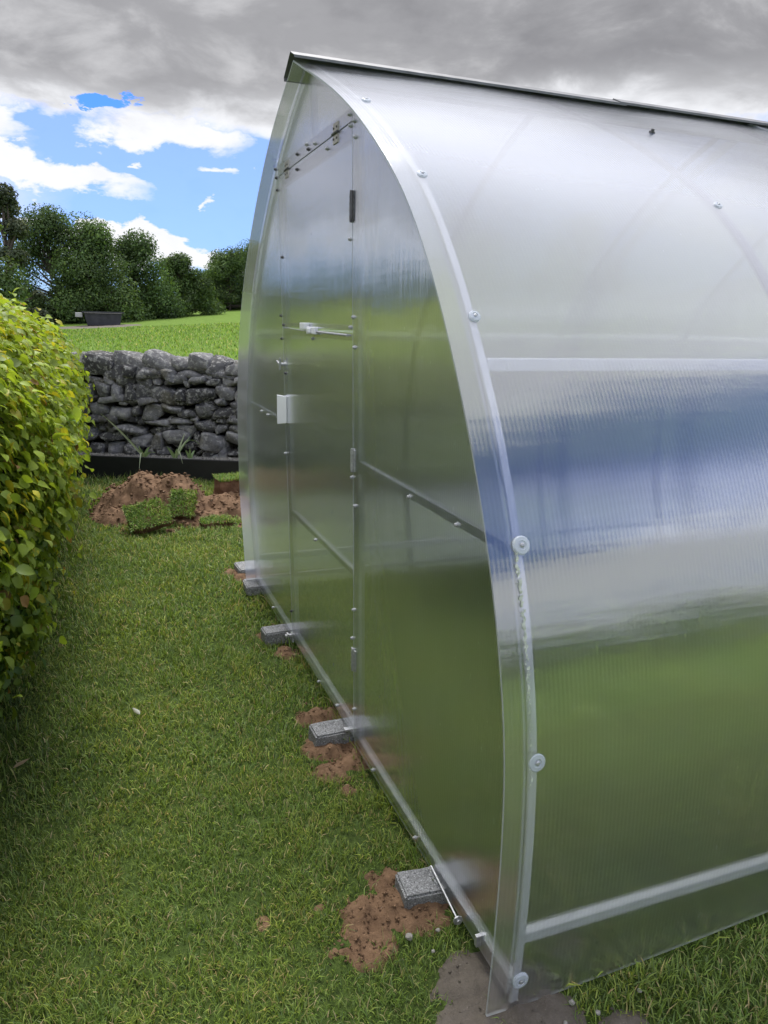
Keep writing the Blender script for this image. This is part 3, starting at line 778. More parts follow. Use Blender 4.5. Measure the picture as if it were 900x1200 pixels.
# anchor fittings under the front rail
def anchor(name, p0, p1):
    m = MB(); m.tube([p0, p1], .0028, 8)
    d = (Vector(p1) - Vector(p0)).normalized()
    Mx = Matrix.Translation(p1) @ d.to_track_quat('Z', 'Y').to_matrix().to_4x4()
    m.lathe([(.013, -.002), (.013, .001), (.006, .001), (.006, .007), (.001, .007)], Mx, 8)
    m.bar(Vector(p1) + Vector((0, 0, .012)), Vector(p1) - Vector((0, 0, .012)), .006, .005)
    return fin(m.build(name, M_zinc, gh))
anchor('anchor_rod', (-.014, .325, .012), (-.024, .140, .002))
m = MB(); m.box(-.03, -.001, 1.93, 1.95, .0, .008); m.box(-.022, -.014, 1.925, 1.955, .008, .014); fin(m.build('clip', M_zinc, gh))
m = MB(); m.box(-.022, -.001, 1.055, 1.075, .002, .010); fin(m.build('clip', M_zinc, gh))
m = MB(); m.box(-.020, -.001, .052, .062, .002, .03); fin(m.build('clip', M_zinc, gh))

# ------------------------------------------------------------------ concrete blocks
def block(x0, x1, y0, y1, rot, label, seed, h=.066):
    import bmesh
    bm = bmesh.new(); bmesh.ops.create_cube(bm, size=1)
    bmesh.ops.scale(bm, vec=(x1 - x0, y1 - y0, h), verts=bm.verts)
    bmesh.ops.bevel(bm, geom=list(bm.edges), offset=.006, segments=2, affect='EDGES')
    bmesh.ops.subdivide_edges(bm, edges=list(bm.edges), cuts=5, use_grid_fill=True)
    for v in bm.verts:
        nn = mnoise.noise(v.co * 55 + Vector((seed, 0, 0))) * .0016 + mnoise.noise(v.co * 18 + Vector((seed, 3, 0))) * .0022
        v.co += v.normal * nn if v.normal.length else Vector()
    me = D.meshes.new('concrete_block'); bm.to_mesh(me); bm.free(); me.materials.append(M_conc)
    o = D.objects.new('concrete_block', me); COL.objects.link(o)
    o.location = ((x0 + x1) / 2, (y0 + y1) / 2, -.001 - h / 2 - .001); o.rotation_euler = (0, 0, rot)
    return tag(o, label, 'block', 'concrete blocks under the greenhouse base rail')
block(-.112, .10, .245, .345, math.radians(-5), 'grey concrete block nearest the camera, in reddish soil by the wet mud', 1)
block(-.128, .09, 1.065, 1.165, math.radians(2), 'rough grey concrete block under the near door post, ringed by red soil', 2)
block(-.112, .10, 2.005, 2.10, math.radians(3), 'grey concrete block under the far door post, third from the camera', 3)
block(-.075, .13, 2.64, 2.80, math.radians(-2), 'pale grey concrete block just in front of the farthest one', 4, .05)
block(-.065, .14, 2.95, 3.12, math.radians(4), 'farthest grey concrete block, at the far front corner of the greenhouse', 5, .05)

# pebbles
def rock(name, p, r, mat, seed, label=None, cat=None, group=None, sq=(1, 1, .7)):
    import bmesh
    bm = bmesh.new(); bmesh.ops.create_icosphere(bm, subdivisions=2, radius=1)
    for v in bm.verts:
        k = 1 + .35 * mnoise.noise(v.co * 1.3 + Vector((seed * 3.1, 0, 0)))
        v.co = Vector((v.co.x * sq[0], v.co.y * sq[1], v.co.z * sq[2])) * r * k
    me = D.meshes.new(name); bm.to_mesh(me); bm.free(); me.materials.append(mat)
    o = D.objects.new(name, me); COL.objects.link(o); o.location = p; o.rotation_euler = (0, 0, seed)
    if label: tag(o, label, cat, group)
    return o
M_peb = simple('pebble', (.20, .19, .17), (.36, .35, .32), 60, .8, 0, .3)
peb = [(-.138, .175, .010, 'pale grey stone on the soil just below the nearest block'), (-.065, .165, .006, 'tiny pale stone between the nearest block and the anchor rod'), (-.10, .115, .005, 'small pale stone at the upper left edge of the wet mud'),
       (.135, -.115, .007, 'pale stone on the mud at the near corner of the sheet'), (.175, -.155, .006, 'small pale stone right of the mud patch, in the grass'), (.095, -.15, .005, 'tiny stone on the mud by the bottom edge of the picture'), (.30, -.14, .006, 'white pebble in the bright grass at lower right')]
for i, (x, y, r, lb) in enumerate(peb):
    rock('pebble', (x, y, float(gz(x, y)) + (.018 if x < .2 else .012)), r, M_peb, i + 1, lb, 'pebble', 'pebbles by the near corner')

# fallen leaves
def leaf_np(cx, L, Wd):
    """outline leaf: local x across, y along, slight fold"""
    t_ = np.array([0, .15, .38, .62, .85, 1.0]); wv = np.array([.02, .62, 1.0, .82, .38, 0])
    V = []
    return t_, wv
def one_leaf(name, p, L, W, rot, tilt, col, label):
    t_, wv = leaf_np(0, L, W); V = []; F = []
    for i, (a, b) in enumerate(zip(t_, wv)):
        V += [(-b * W / 2, a * L, .12 * W * b), (0, a * L, 0), (b * W / 2, a * L, .12 * W * b)]
    for i in range(5):
        k = i * 3; F += [(k, k + 1, k + 4, k + 3), (k + 1, k + 2, k + 5, k + 4)]
    o = mesh_np(name, V, [F], M_weed, None, np.tile(col, (len(V), 1)))
    o.location = p; o.rotation_euler = (tilt, .1, rot)
    return tag(o, label, 'leaf', 'fallen leaves on the lawn')
one_leaf('fallen_leaf', (-.70, 1.47, G + .03), .05, .022, .5, .2, (.13, .13, .05), 'small pale fallen leaf lying in the middle of the lawn')
one_leaf('fallen_leaf', (-1.11, 1.24, G + .03), .06, .018, -1.0, .15, (.36, .27, .16), 'dry tan fallen leaf on the grass at the left, below the hedge')
one_leaf('fallen_leaf', (-1.135, 1.12, G + .03), .05, .04, .9, .3, (.30, .42, .05), 'bright yellow green leaf fallen at the left edge of the lawn')
0 and one_leaf('fallen_leaf', (-1.0, .50, G + .03), .035, .025, .2, .2, (.20, .21, .12), 'pale fallen leaf on the dark grass near the lower left corner')

# ------------------------------------------------------------------ hedge
HP = [(-1.24, G), (-1.17, .05), (-1.09, .22), (-1.00, .42), (-.935, .65), (-.90, .88), (-.91, 1.06), (-.98, 1.22), (-1.12, 1.36), (-1.32, 1.45), (-1.6, 1.48), (-1.9, 1.46), (-2.1, 1.3), (-2.2, .9), (-2.2, .4), (-2.1, G)]
HPs = np.array(HP)
seg = np.hypot(*np.diff(HPs, axis=0).T); hs = np.concatenate([[0], np.cumsum(seg)])
def hprof(u): return np.interp(u, hs, HPs[:, 0]), np.interp(u, hs, HPs[:, 1])
hedge = tag(empty('hedge', (-1.6, 3, G)), 'clipped beech style hedge with fresh yellow green leaves along the left of the lawn', 'hedge')
HI = Matrix.Translation((1.6, -3, -G))
y0h, y1h = -3.2, 6.15
def endround(y):  # pulls the profile in at the far end
    return np.clip((y1h - y) / .45, 0, 1) ** .5
def hpoint(u, y, depth):
    px, pz = hprof(u)
    e = 1e-2; ax, azz = hprof(np.clip(u - e, 0, hs[-1])); bx, bz = hprof(np.clip(u + e, 0, hs[-1]))
    tx, tz = bx - ax, bz - azz; ln = np.hypot(tx, tz) + 1e-9; nx_, nz_ = tz / ln, -tx / ln
    return px, pz, nx_, nz_
# core
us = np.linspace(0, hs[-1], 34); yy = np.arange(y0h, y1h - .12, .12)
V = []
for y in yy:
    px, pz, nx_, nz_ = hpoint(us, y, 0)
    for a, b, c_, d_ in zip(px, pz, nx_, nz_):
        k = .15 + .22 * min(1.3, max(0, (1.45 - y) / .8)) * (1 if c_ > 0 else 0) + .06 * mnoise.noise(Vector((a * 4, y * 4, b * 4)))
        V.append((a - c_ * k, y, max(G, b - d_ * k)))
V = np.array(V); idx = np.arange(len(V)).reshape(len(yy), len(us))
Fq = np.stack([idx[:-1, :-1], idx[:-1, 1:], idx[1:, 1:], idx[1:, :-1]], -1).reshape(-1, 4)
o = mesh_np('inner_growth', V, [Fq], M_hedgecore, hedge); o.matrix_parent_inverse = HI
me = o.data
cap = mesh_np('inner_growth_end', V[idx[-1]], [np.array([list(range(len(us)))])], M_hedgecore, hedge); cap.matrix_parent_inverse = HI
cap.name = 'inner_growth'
def hedge_leaves(n, yr, size, uw):
    y = rng.uniform(yr[0], yr[1], n); u = rng.uniform(uw[0], uw[1], n) * hs[-1]
    px, pz, nx_, nz_ = hpoint(u, y, 0)
    px = px - .22 * np.clip((1.45 - y) / .8, 0, 1.3)
    px = px - .045
    bul = np.array([.11 * mnoise.noise(Vector((a * 2.2, b * 2.6, c * 2.6))) + .05 * mnoise.noise(Vector((a * 7, b * 7, c * 7))) for a, b, c in zip(px, y, pz)])
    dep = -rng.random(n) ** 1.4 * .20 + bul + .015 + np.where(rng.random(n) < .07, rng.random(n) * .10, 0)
    er = endround(y)
    cxm, czm = -1.6, .7
    x = cxm + (px + nx_ * dep - cxm) * (.35 + .65 * er); z = np.maximum(G + .02, czm + (pz + nz_ * dep - czm) * (.5 + .5 * er))
    z = np.where(z < G + .06, G + .06 + rng.random(n) * .15, z)
    ydir = (1 - er) * 1.2
    N = np.stack([nx_ + rng.normal(0, .45, n), ydir + rng.normal(0, .5, n), nz_ * .8 + .55 + rng.normal(0, .35, n)], -1)
    N /= np.linalg.norm(N, axis=1)[:, None]
    # leaf axis: outwards and drooping
    A = np.stack([nx_ + rng.normal(0, .5, n), ydir + rng.normal(0, .8, n), -.35 + nz_ * .3 + rng.normal(0, .4, n)], -1)
    A -= N * (A * N).sum(1)[:, None]; A /= np.linalg.norm(A, axis=1)[:, None]
    S = np.cross(A, N)
    L = size * rng.uniform(.45, 1.6, n); Wd = L * rng.uniform(.62, .85, n)
    t_ = np.array([0, .14, .36, .62, .84, 1.0]); wv = np.array([.05, .66, 1.0, .84, .42, 0.0]); dr = np.array([0, .02, .03, 0, -.08, -.2])
    P = np.stack([x, y, z], -1)
    Vv = np.zeros((n, 16, 3)); k = 0
    for i in range(6):
        c_ = P + A * (t_[i] * L)[:, None] + N * (dr[i] * L)[:, None]
        Vv[:, k] = c_; k += 1
        if i < 5:
            s = S * (wv[i] * Wd / 2)[:, None] + N * (.13 * wv[i] * Wd * rng.uniform(.2, 1.6, n))[:, None]
            s2 = -S * (wv[i] * Wd / 2)[:, None] + N * (.13 * wv[i] * Wd)[:, None]
            Vv[:, k] = c_ + s; Vv[:, k + 1] = c_ + s2; k += 2
    # indices: ring i -> centre 3i, left 3i+1, right 3i+2 ; tip 15
    b = (np.arange(n) * 16)[:, None]
    Q = []
    for i in range(4):
        Q.append(b + np.array([[3 * i, 3 * i + 1, 3 * i + 4, 3 * i + 3]])); Q.append(b + np.array([[3 * i, 3 * i + 3, 3 * i + 5, 3 * i + 2]]))
    T = [b + np.array([[12, 13, 15]]), b + np.array([[12, 15, 14]])]
    # colours: new growth near the top and outside is yellower
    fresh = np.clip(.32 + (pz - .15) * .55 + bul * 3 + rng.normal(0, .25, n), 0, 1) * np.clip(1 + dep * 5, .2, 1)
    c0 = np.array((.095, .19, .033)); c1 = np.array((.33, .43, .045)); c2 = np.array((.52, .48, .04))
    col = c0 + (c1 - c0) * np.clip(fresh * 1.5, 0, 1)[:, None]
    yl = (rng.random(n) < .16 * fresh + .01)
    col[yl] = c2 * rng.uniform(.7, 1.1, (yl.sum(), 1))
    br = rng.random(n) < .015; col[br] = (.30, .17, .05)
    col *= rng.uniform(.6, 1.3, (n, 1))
    return Vv.reshape(-1, 3), np.concatenate(Q), np.concatenate(T), np.repeat(col, 16, axis=0)
parts = [hedge_leaves(38000, (.5, 2.6), .035, (.0, .55)), hedge_leaves(38000, (2.6, y1h), .041, (.0, .6)), hedge_leaves(5000, (-3.2, .5), .065, (0, .6)), hedge_leaves(6000, (-3.2, y1h), .08, (.5, 1.0)),
         hedge_leaves(3500, (y1h - .25, y1h), .055, (0, 1.0))]
Vs, Qs, Ts, Cs = [], [], [], []; off = 0
for v_, q_, tt, c_ in parts:
    Vs.append(v_); Qs.append(q_ + off); Ts.append(tt + off); Cs.append(c_); off += len(v_)
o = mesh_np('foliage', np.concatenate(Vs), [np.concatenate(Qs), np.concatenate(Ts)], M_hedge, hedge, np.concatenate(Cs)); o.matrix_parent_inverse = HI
m = MB()
for i in range(220):
    y = random.uniform(.3, y1h - .2); u = random.uniform(.02, .5) * hs[-1]
    px, pz, nx_, nz_ = [float(v) for v in hpoint(np.array([u]), y, 0)]
    p1 = Vector((px - nx_ * .07 - .25 * max(0, (1.45 - y)), y, max(pz, G + .1))); p0 = Vector((px - .35 + random.uniform(-.1, .1), y + random.uniform(-.2, .2), max(G, pz - .3)))
    m.tube([p0, (p0 + p1) / 2 + Vector((0, 0, .03)), p1], [.006, .004, .002], 5)
o = m.build('branchwork', M_twig, hedge); o.matrix_parent_inverse = HI

# ------------------------------------------------------------------ dry stone wall
wall = tag(empty('stone_wall', (0, wall_y(0), G)), 'dry stone wall of dark grey irregular limestone at the end of the lawn', 'wall')
WI = Matrix.Translation((0, -wall_y(0), -G))
import bmesh
def unit_rock():
    bm = bmesh.new(); bmesh.ops.create_icosphere(bm, subdivisions=3, radius=1)
    V = np.array([v.co[:] for v in bm.verts]); F = np.array([[v.index for v in f.verts] for f in bm.faces]); bm.free()
    return V, F
UV_, UF_ = unit_rock()
wd = Vector((1, -.5, 0)).normalized(); wn_ = Vector((-.5, -1, 0)).normalized()   # along, outward (towards camera)
def make_rock(cen, L, H, Dp, rot, sd):
    V = UV_.copy()
    p = .30
    V = np.sign(V) * np.abs(V) ** p                 # boxier
    V *= .86
    # random chopping planes give flat facets
    rs = np.random.default_rng(sd)
    for _ in range(13):
        n = rs.normal(0, 1, 3) * (1, 1.4, 1); n /= np.linalg.norm(n); dd = rs.uniform(.66, 1.08)
        k = V @ n - dd; V = V - np.outer(np.clip(k, 0, None), n)
    V *= np.array([L / 2, Dp / 2, H / 2]) * 1.16
    c, s = math.cos(rot), math.sin(rot)
    x = V[:, 0] * c - V[:, 2] * s; z = V[:, 0] * s + V[:, 2] * c; y = V[:, 1]
    nz_ = np.array([mnoise.noise(Vector((a * 14 + sd, b * 14, cc * 14))) for a, b, cc in zip(x, y, z)]) * .018
    R_ = np.outer(x, np.array(wd)) + np.outer(y + nz_, -np.array(wn_)) + np.outer(z + nz_, (0, 0, 1))
    return R_ + np.array(cen)
VV, FF, CC = [], [], []; off = 0; sd = 1
L0, L1 = -5.5, 7.5      # along the wall from x=-1
def wpt(s, out, z):
    b = Vector((-1, wall_y(-1), 0)) + wd * s; return (b.x + wn_.x * out, b.y + wn_.y * out, z)
z = .06
row = 0
while z < .92:
    hrow = random.uniform(.065, .13)
    s = L0 + random.uniform(-.1, .1)
    while s < L1:
        near = -1 < s < 3.2
        L = random.choice([random.uniform(.08, .16), random.uniform(.13, .26), random.uniform(.18, .32)]) * (1 if near else 1.6)
        h = hrow * random.uniform(.7, 1.5)
        zz = z + hrow / 2 + random.uniform(-.03, .03)
        cen = wpt(s + L / 2, -.06 + random.uniform(-.035, .035), zz)
        v = make_rock(cen, L * 1.06, h * 1.18, .26, random.uniform(-.24, .24), sd); sd += 1
        VV.append(v); FF.append(UF_ + off); off += len(v)
        g_ = random.choice([.10, .14, .18, .24, .34]) * random.uniform(.8, 1.2)
        CC.append(np.tile((g_ * .98, g_ * .98, g_ * 1.01), (len(v), 1)))
        if random.random() < .35:   # small filler stone
            hh = random.uniform(.04, .07)
            v = make_rock(wpt(s + L + random.uniform(-.02, .02), -.03, zz + random.choice((-1, 1)) * hrow * .42), hh * random.uniform(1, 2), hh, .15, random.uniform(-.5, .5), sd); sd += 1
            VV.append(v); FF.append(UF_ + off); off += len(v); CC.append(np.tile((g_, g_, g_), (len(v), 1)))
        s += L
    z += hrow; row += 1
# coping stones, rougher and set on edge
s = L0
while s < L1:
    L = random.uniform(.13, .34); h = random.uniform(.11, .19)
    v = make_rock(wpt(s + L / 2, -.12 + random.uniform(-.05, .05), z + h * .2), L * 1.1, h * 1.25, .34, random.uniform(-.4, .4), sd); sd += 1
    VV.append(v); FF.append(UF_ + off); off += len(v); g_ = random.uniform(.10, .26)
    CC.append(np.tile((g_, g_, g_ * 1.02), (len(v), 1))); s += L * .9
o = mesh_np('stones', np.concatenate(VV), [np.concatenate(FF)], M_stone, wall, np.concatenate(CC), smooth=False); o.matrix_parent_inverse = WI
m = MB(); a0 = wpt(L0, -.14, 0); a1 = wpt(L1, -.14, 0); b1 = wpt(L1, -.5, 0); b0 = wpt(L0, -.5, 0)
m.hexa([(p[0], p[1], -.1) for p in (a0, a1, b1, b0)] + [(p[0], p[1], 1.0) for p in (a0, a1, b1, b0)])
o = m.build('wall_core', simple('wall_core_dark', (.012, .012, .012), (.03, .03, .028), 10, 1), wall); o.matrix_parent_inverse = WI

# bed board + gravel
bedv = Vector((1, -.48, 0)).normalized()
def bpt(s, out, z): b = Vector((-1, bed_y(-1), 0)) + bedv * s; return (b.x + .433 * out * -1, b.y - .9 * out, z)
bm_ = MB(); p = [bpt(-1.5, 0, 0), bpt(5.5, 0, 0), bpt(5.5, -.03, 0), bpt(-1.5, -.03, 0)]
bm_.hexa([(q[0], q[1], G - .03) for q in p] + [(q[0], q[1], .145) for q in p])
o = bm_.build('bed_board', M_board, None, bevel=.004); tag(o, 'long black edging board holding the gravel strip below the stone wall', 'edging board')
gm = MB(); q = [bpt(-1.5, -.032, 0), bpt(5.5, -.032, 0), wpt(6.0, -.1, 0), wpt(-1.5, -.1, 0)]
gm.hexa([(v[0], v[1], G - .02) for v in q] + [(v[0], v[1], .13) for v in q]); o = gm.build('gravel_strip', M_gravel); tag(o, kind='structure')
n = 4500; VV, FF = [], []
base = np.array([(0, 0, 1), (.9, 0, .1), (0, .9, -.1), (-.9, 0, .1), (0, -.9, 0), (0, 0, -1)], float)
tf = np.array([(0, 1, 2), (0, 2, 3), (0, 3, 4), (0, 4, 1), (5, 2, 1), (5, 3, 2), (5, 4, 3), (5, 1, 4)])
for i in range(n):
    s = random.uniform(-1, 3.5); f_ = random.random()
    a = Vector(bpt(s, -.035, .133)); b = Vector(wpt(s, 0.04, .133)); pnt = a.lerp(b, f_)
    VV.append(base * rng.uniform(.5, 1.2, (6, 3)) * random.uniform(.004, .011) + np.array(pnt)); FF.append(tf + i * 6)
tag(mesh_np('gravel', np.concatenate(VV), [np.concatenate(FF)], M_peb), 'loose pale gravel on the strip between black board and stone wall', 'gravel', kind='stuff')

# weeds on the strip
def strap_plant(loc, leaves, label):
    """leaves: list of (dx, dy, dz, width, colour, bend)"""
    V, F, C_ = [], [], []
    for (dx, dy, dz, wdt, col, bend) in leaves:
        k = len(V); n = 8; side = Vector((dy, -dx, 0)); side = Vector((1, -.3, 0)).normalized()
        for i in range(n + 1):
            u = i / n; w_ = wdt * (1 - u ** 2.2) * .5 + .0008
            p = Vector((dx * u, dy * u, dz * u + bend * math.sin(u * PI)))
            V += [p - side * w_, p + Vector((0, .006 * (1 - u), -.004)), p + side * w_]; C_ += [col] * 3
        for i in range(n):
            a = k + i * 3; F += [(a, a + 1, a + 4, a + 3), (a + 1, a + 2, a + 5, a + 4)]
    o = mesh_np('strap_leaf_weed', [tuple(v) for v in V], [F], M_weed, None, np.array(C_)); o.location = loc
    return tag(o, label, 'weed')
gcol = (.27, .40, .15); pale = (.50, .58, .36); dry = (.38, .36, .27)
strap_plant((-.40, 6.10, .13), [(-.36, .05, .42, .026, pale, .02), (.05, .0, .10, .03, gcol, .02), (.10, -.05, .05, .03, gcol, .03), (-.06, -.15, -.08, .016, pale, .10), (-.05, 0, .12, .03, gcol, 0)], 'left weed on the strip, one long pale stem leaning left against the wall')
strap_plant((-.13, 5.98, .13), [(.02, .0, .10, .03, gcol, 0), (-.07, .0, .12, .035, gcol, .01), (.10, .02, .24, .022, pale, 0), (.16, .02, .22, .02, gcol, .01), (.13, .0, .19, .02, pale, .02), (.26, 0, .10, .016, gcol, .12), (.05, -.16, -.02, .014, pale, .1)], 'right weed with upright pale strap leaves on the strip below the wall')
strap_plant((.00, 5.93, .13), [(-.04, .0, .09, .028, gcol, .01), (.05, .02, .08, .03, gcol, .01), (0, -.02, .11, .026, gcol, 0)], 'low green weed close beside the upright strap leaf weed')

# ------------------------------------------------------------------ turf sods on the mound
def sod(loc, size, rot, label, thin=.055):
    r = tag(empty('turf_sod', loc), label, 'turf sod', 'turf sods on the soil heap'); r.rotation_euler = rot
    bm = bmesh.new(); bmesh.ops.create_cube(bm, size=1); bmesh.ops.scale(bm, vec=(size[0], size[1], size[2]), verts=bm.verts)
    bmesh.ops.subdivide_edges(bm, edges=list(bm.edges), cuts=9, use_grid_fill=True)
    for v in bm.verts:
        v.co += Vector((mnoise.noise(v.co * 9 + Vector(loc)), mnoise.noise(v.co * 9 + Vector((5, 1, 0))), mnoise.noise(v.co * 9 + Vector((0, 7, 2))))) * .018 + Vector((mnoise.noise(v.co * 40), mnoise.noise(v.co * 40 + Vector((3, 0, 0))), mnoise.noise(v.co * 40 + Vector((0, 3, 0))))) * .007
    me = D.meshes.new('soil'); bm.to_mesh(me); bm.free(); me.materials.append(M_sodsoil)
    o = D.objects.new('soil', me); COL.objects.link(o); o.parent = r
    n = int(size[0] * size[1] * 32000)
    x = rng.uniform(-size[0] / 2, size[0] / 2, n) * 1.03; y = rng.uniform(-size[1] / 2, size[1] / 2, n) * 1.03
    col = grasscols(x * 3, y * 3) * np.array([.95, 1.05, 1.0])
    blades('turf', x, y, np.full(n, size[2] / 2 - .006), rng.uniform(.02, .05, n), rng.uniform(.004, .007, n), col, (.5, 1.5), parent=r)
    return r
sod((-.50, 4.17, .045), (.27, .22, .05), (math.radians(36), math.radians(-8), math.radians(12)), 'left grassy turf sod leaning on the front of the soil heap')
sod((-.235, 4.34, .075), (.18, .21, .05), (math.radians(48), math.radians(4), math.radians(-14)), 'right grassy turf sod leaning on the front of the soil heap')
sod((.215, 4.92, .045), (.23, .22, .19), (0, 0, math.radians(6)), 'thick brown block of soil with thin turf on top, right of the heap')
sod((-.02, 4.15, -.035), (.22, .12, .05), (math.radians(8), 0, math.radians(5)), 'low flat turf piece in front of the right side of the soil heap')

# ------------------------------------------------------------------ trees
def tree(loc, H, Wd, seed, label, dens=1.0, sparse=False, col=(.085, .14, .04), low=.06, leaf=.115):
    rs = np.random.default_rng(seed); rd = random.Random(seed)
    r = tag(empty('tree', loc), label, 'tree', 'trees along the far edge of the field')
    m = MB(); th = H * (.72 if sparse else .5)
    m.tube([(0, 0, -.2), (rd.uniform(-.1, .1), 0, th * .4), (rd.uniform(-.25, .25), 0, th * .75), (rd.uniform(-.3, .3), 0, th)], [H * .024, H * .018, H * .010, H * .002], 8)
    cl = []
    nb = 18 if sparse else 64
    for i in range(nb):
        u = rd.random() if i % 5 else rd.random() * .2
        zc = H * (low + (.93 - low) * u)
        wz = Wd / 1.6 * (1.0 - .8 * max(0, u - .35) / .65) * (.75 if sparse else 1)
        a = rd.uniform(0, 2 * PI); rr = wz * math.sqrt(rd.random()) * .85
        c_ = Vector((math.cos(a) * rr, math.sin(a) * rr * .8, zc)); cr = rd.uniform(.07, .21) * min(H, Wd * 1.2) * (.75 if sparse else 1)
        cl.append((c_, cr))
        z0 = min(zc * .7, th * .9); m.tube([(0, 0, z0), (c_ * .6 + Vector((0, 0, z0 * .4))), c_], [H * .012, H * .007, H * .003], 5)
    o = m.build('trunk', M_trunk, r)
    n = int(26000 * dens); P = np.zeros((n, 3)); N = np.zeros((n, 3))
    w_ = np.array([c[1] ** 2 for c in cl]); w_ /= w_.sum()
    ids = rs.choice(len(cl), n, p=w_)
    dr = rs.normal(0, 1, (n, 3)); dr /= np.linalg.norm(dr, axis=1)[:, None]
    rad = np.array([c[1] for c in cl])[ids] * (.45 + .75 * rs.random(n) ** .7) 
    P = np.array([c[0][:] for c in cl])[ids] + dr * rad[:, None] * np.array([1, 1, .8])
    P[:, 2] = np.maximum(P[:, 2], .05)
    N = dr + rs.normal(0, .6, (n, 3)) + np.array([0, 0, .4]); N /= np.linalg.norm(N, axis=1)[:, None]
    A = rs.normal(0, 1, (n, 3)); A -= N * (A * N).sum(1)[:, None]; A /= np.linalg.norm(A, axis=1)[:, None]; B = np.cross(A, N)
    L = leaf * rs.uniform(.5, 1.3, n)
    V = np.stack([P - A * L[:, None] * .5, P + B * (L * .32)[:, None], P + A * L[:, None] * .5, P - B * (L * .32)[:, None]], 1).reshape(-1, 3)
    Q = (np.arange(n) * 4)[:, None] + np.array([[0, 1, 2, 3]])
    cc = .95 * rs.uniform(.6, 1.4, len(cl))[ids][:, None] * np.array(col) * rs.uniform(.6, 1.45, (n, 1))
    yl = rs.random(n) < .12; cc[yl] *= np.array([1.7, 1.5, 1.1])
    mesh_np('crown', V, [Q], M_tree, r, np.repeat(cc, 4, axis=0))
    return r
def kx(px): return -.1 + px * .000917 + max(0, px - 110) * .00012
def place(px, y, top, wpx, seed, label, **kw):
    x = -.762 + (y + 1.219) * kx(px); zb = float(terr(np.array(x), np.array(y)))
    dep = (y + 1.22) * .934 + (x + .762) * .357
    H = 1.42 + (371 - top) / 876 * dep / .97 - zb; Wd = wpx / 876 * dep
    return (x, y, zb), H, Wd, seed, label, kw
for a in [place(12, 27, 198, 78, 1, 'tall thin leafed tree at the far left, rising above its neighbours', sparse=True, dens=.55, col=(.10, .125, .07), leaf=.11),
          place(62, 37, 260, 92, 2, 'broad dark tree second from the left, right of the tall sparse tree', dens=1.2),
          place(112, 36, 272, 84, 3, 'rounded dark green tree standing behind the trough', dens=1.2),
          place(158, 38, 286, 84, 4, 'dark green tree right of the trough with a tall rounded crown', dens=1.2, col=(.078, .135, .038)),
          place(206, 40, 306, 78, 5, 'lower bushy tree in the dip of the treeline', dens=1.1, col=(.09, .15, .04)),
          place(240, 48, 322, 60, 6, 'small round tree in the lowest gap of the treeline', col=(.085, .15, .04)),
          place(268, 46, 300, 70, 7, 'rounded tree just left of the greenhouse edge', dens=1.1),
          place(300, 47, 292, 70, 8, 'tree half hidden behind the left edge of the greenhouse'),
          place(350, 48, 290, 80, 9, 'tree in the row behind the greenhouse door'),
          place(-40, 24, 215, 110, 13, 'bushy tree just outside the left edge of the picture'),
          ]:
    (loc, H, Wd, seed, label, kw) = a
    tree(loc, H, Wd, seed, label, **kw)
for i, (x, y, H, Wd, lb) in enumerate([(16, 48, 5.5, 6, 'broad tree behind the greenhouse roof, left of centre'), (23, 47, 6, 7, 'broad tree behind the greenhouse roof, in the middle'), (31, 45, 5.5, 7, 'broad tree behind the greenhouse roof, farthest right')]):
    tree((x, y, float(terr(np.array(float(x)), np.array(float(y))))), H, Wd, 20 + i, lb, dens=.9)
for i, (x, y, H, Wd) in enumerate([(-26, 10, 5, 9), (-28, 21, 6, 10), (-30, 33, 5, 9), (-30, 46, 6.5, 11), (-27, 0, 5.5, 9), (-22, 57, 6, 9)]):
    o = tree((x, y, float(terr(np.array(float(x)), np.array(float(y))))), H, Wd, 60 + i, ['tree beyond the hedge, second in its row from the camera', 'tree beyond the hedge, third in its row from the camera', 'low tree beyond the hedge, fourth in its row', 'tallest tree beyond the hedge, fifth in its row', 'tree beyond the hedge, nearest to the camera', 'last tree beyond the hedge, farthest from the camera'][i], dens=.5, leaf=.25)
    o['group'] = 'trees beyond the hedge, mirrored in the door'
# trees behind the camera, seen only as reflections in the sheets
for i, (x, y, H, Wd) in enumerate([(3, -46, 8, 10), (14, -42, 7, 9), (24, -44, 9, 11), (35, -38, 8, 10), (-12, -48, 8, 10)]):
    o = tree((x, y, G), H, Wd, 40 + i, ['tree behind the camera, left of the middle', 'low tree behind the camera, near the middle', 'tallest tree behind the camera', 'tree behind the camera toward the right', 'tree behind the camera at the far left'][i], dens=.6, leaf=.3)
    o['group'] = 'trees behind the camera'

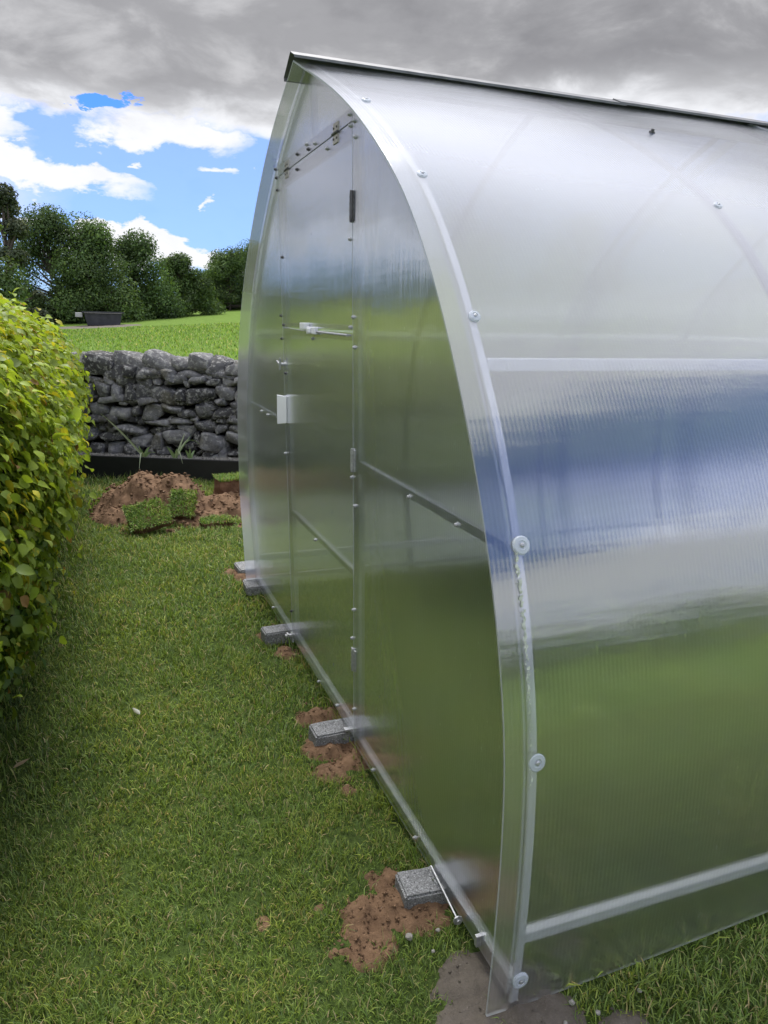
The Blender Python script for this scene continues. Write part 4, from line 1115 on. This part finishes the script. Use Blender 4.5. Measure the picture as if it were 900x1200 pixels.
# trough in the field
tx, ty = -.762 + 33.4 * .011, 32.2; tz = float(terr(np.array(tx), np.array(ty)))
tr = tag(empty('water_trough', (tx, ty, tz)), 'dark water trough standing in the field below the trees', 'trough')
m = MB(); m.hexa([(-.62, -.3, 0), (.62, -.3, 0), (.62, .3, 0), (-.62, .3, 0), (-.72, -.36, .5), (.72, -.36, .5), (.72, .36, .5), (-.72, .36, .5)]); m.build('body', M_trough, tr, bevel=.03)
m = MB()
for (a, b) in (((-.76, -.38), (.76, -.38)), ((.76, -.38), (.76, .38)), ((.76, .38), (-.76, .38)), ((-.76, .38), (-.76, -.38))): m.bar((a[0], a[1], .53), (b[0], b[1], .53), .08, .06)
m.build('rim', M_trough, tr)
m = MB(); m.box(-1.05, -.78, -.2, .2, .32, .5); m.build('float_box', simple('pale_box', (.35, .35, .36), (.5, .5, .5), 5), tr, bevel=.02)
soilm = MB(); 
SO = []
blobs = [(tx - .2, ty - .4, 1.6, 1.3, .04)]
xs_ = np.linspace(tx - 2, tx + 1.8, 24); ys_ = np.linspace(ty - 2.2, ty + 1.2, 20); Xg, Yg = np.meshgrid(xs_, ys_, indexing='ij')
Hg = np.clip(soilfield(Xg, Yg, blobs), -.05, .03) + rng.uniform(-.01, .01, Xg.shape); Zg = terr(Xg, Yg) + Hg
idx = np.arange(Xg.size).reshape(Xg.shape); Fq = np.stack([idx[:-1, :-1], idx[1:, :-1], idx[1:, 1:], idx[:-1, 1:]], -1).reshape(-1, 4)
tag(mesh_np('bare_earth', np.stack([Xg, Yg, Zg], -1).reshape(-1, 3), [Fq], M_mud), kind='structure')

# ------------------------------------------------------------------ view
SC.view_settings.view_transform = 'Standard'; SC.view_settings.look = 'None'
SC.view_settings.exposure = 0.45; SC.view_settings.gamma = 1.0
SC.render.engine = 'CYCLES'
SC.cycles.max_bounces = 10; SC.cycles.transparent_max_bounces = 16; SC.cycles.transmission_bounces = 8; SC.cycles.glossy_bounces = 4; SC.cycles.diffuse_bounces = 3
SC.cycles.sample_clamp_indirect = 6.0; SC.cycles.caustics_reflective = True; SC.cycles.caustics_refractive = True
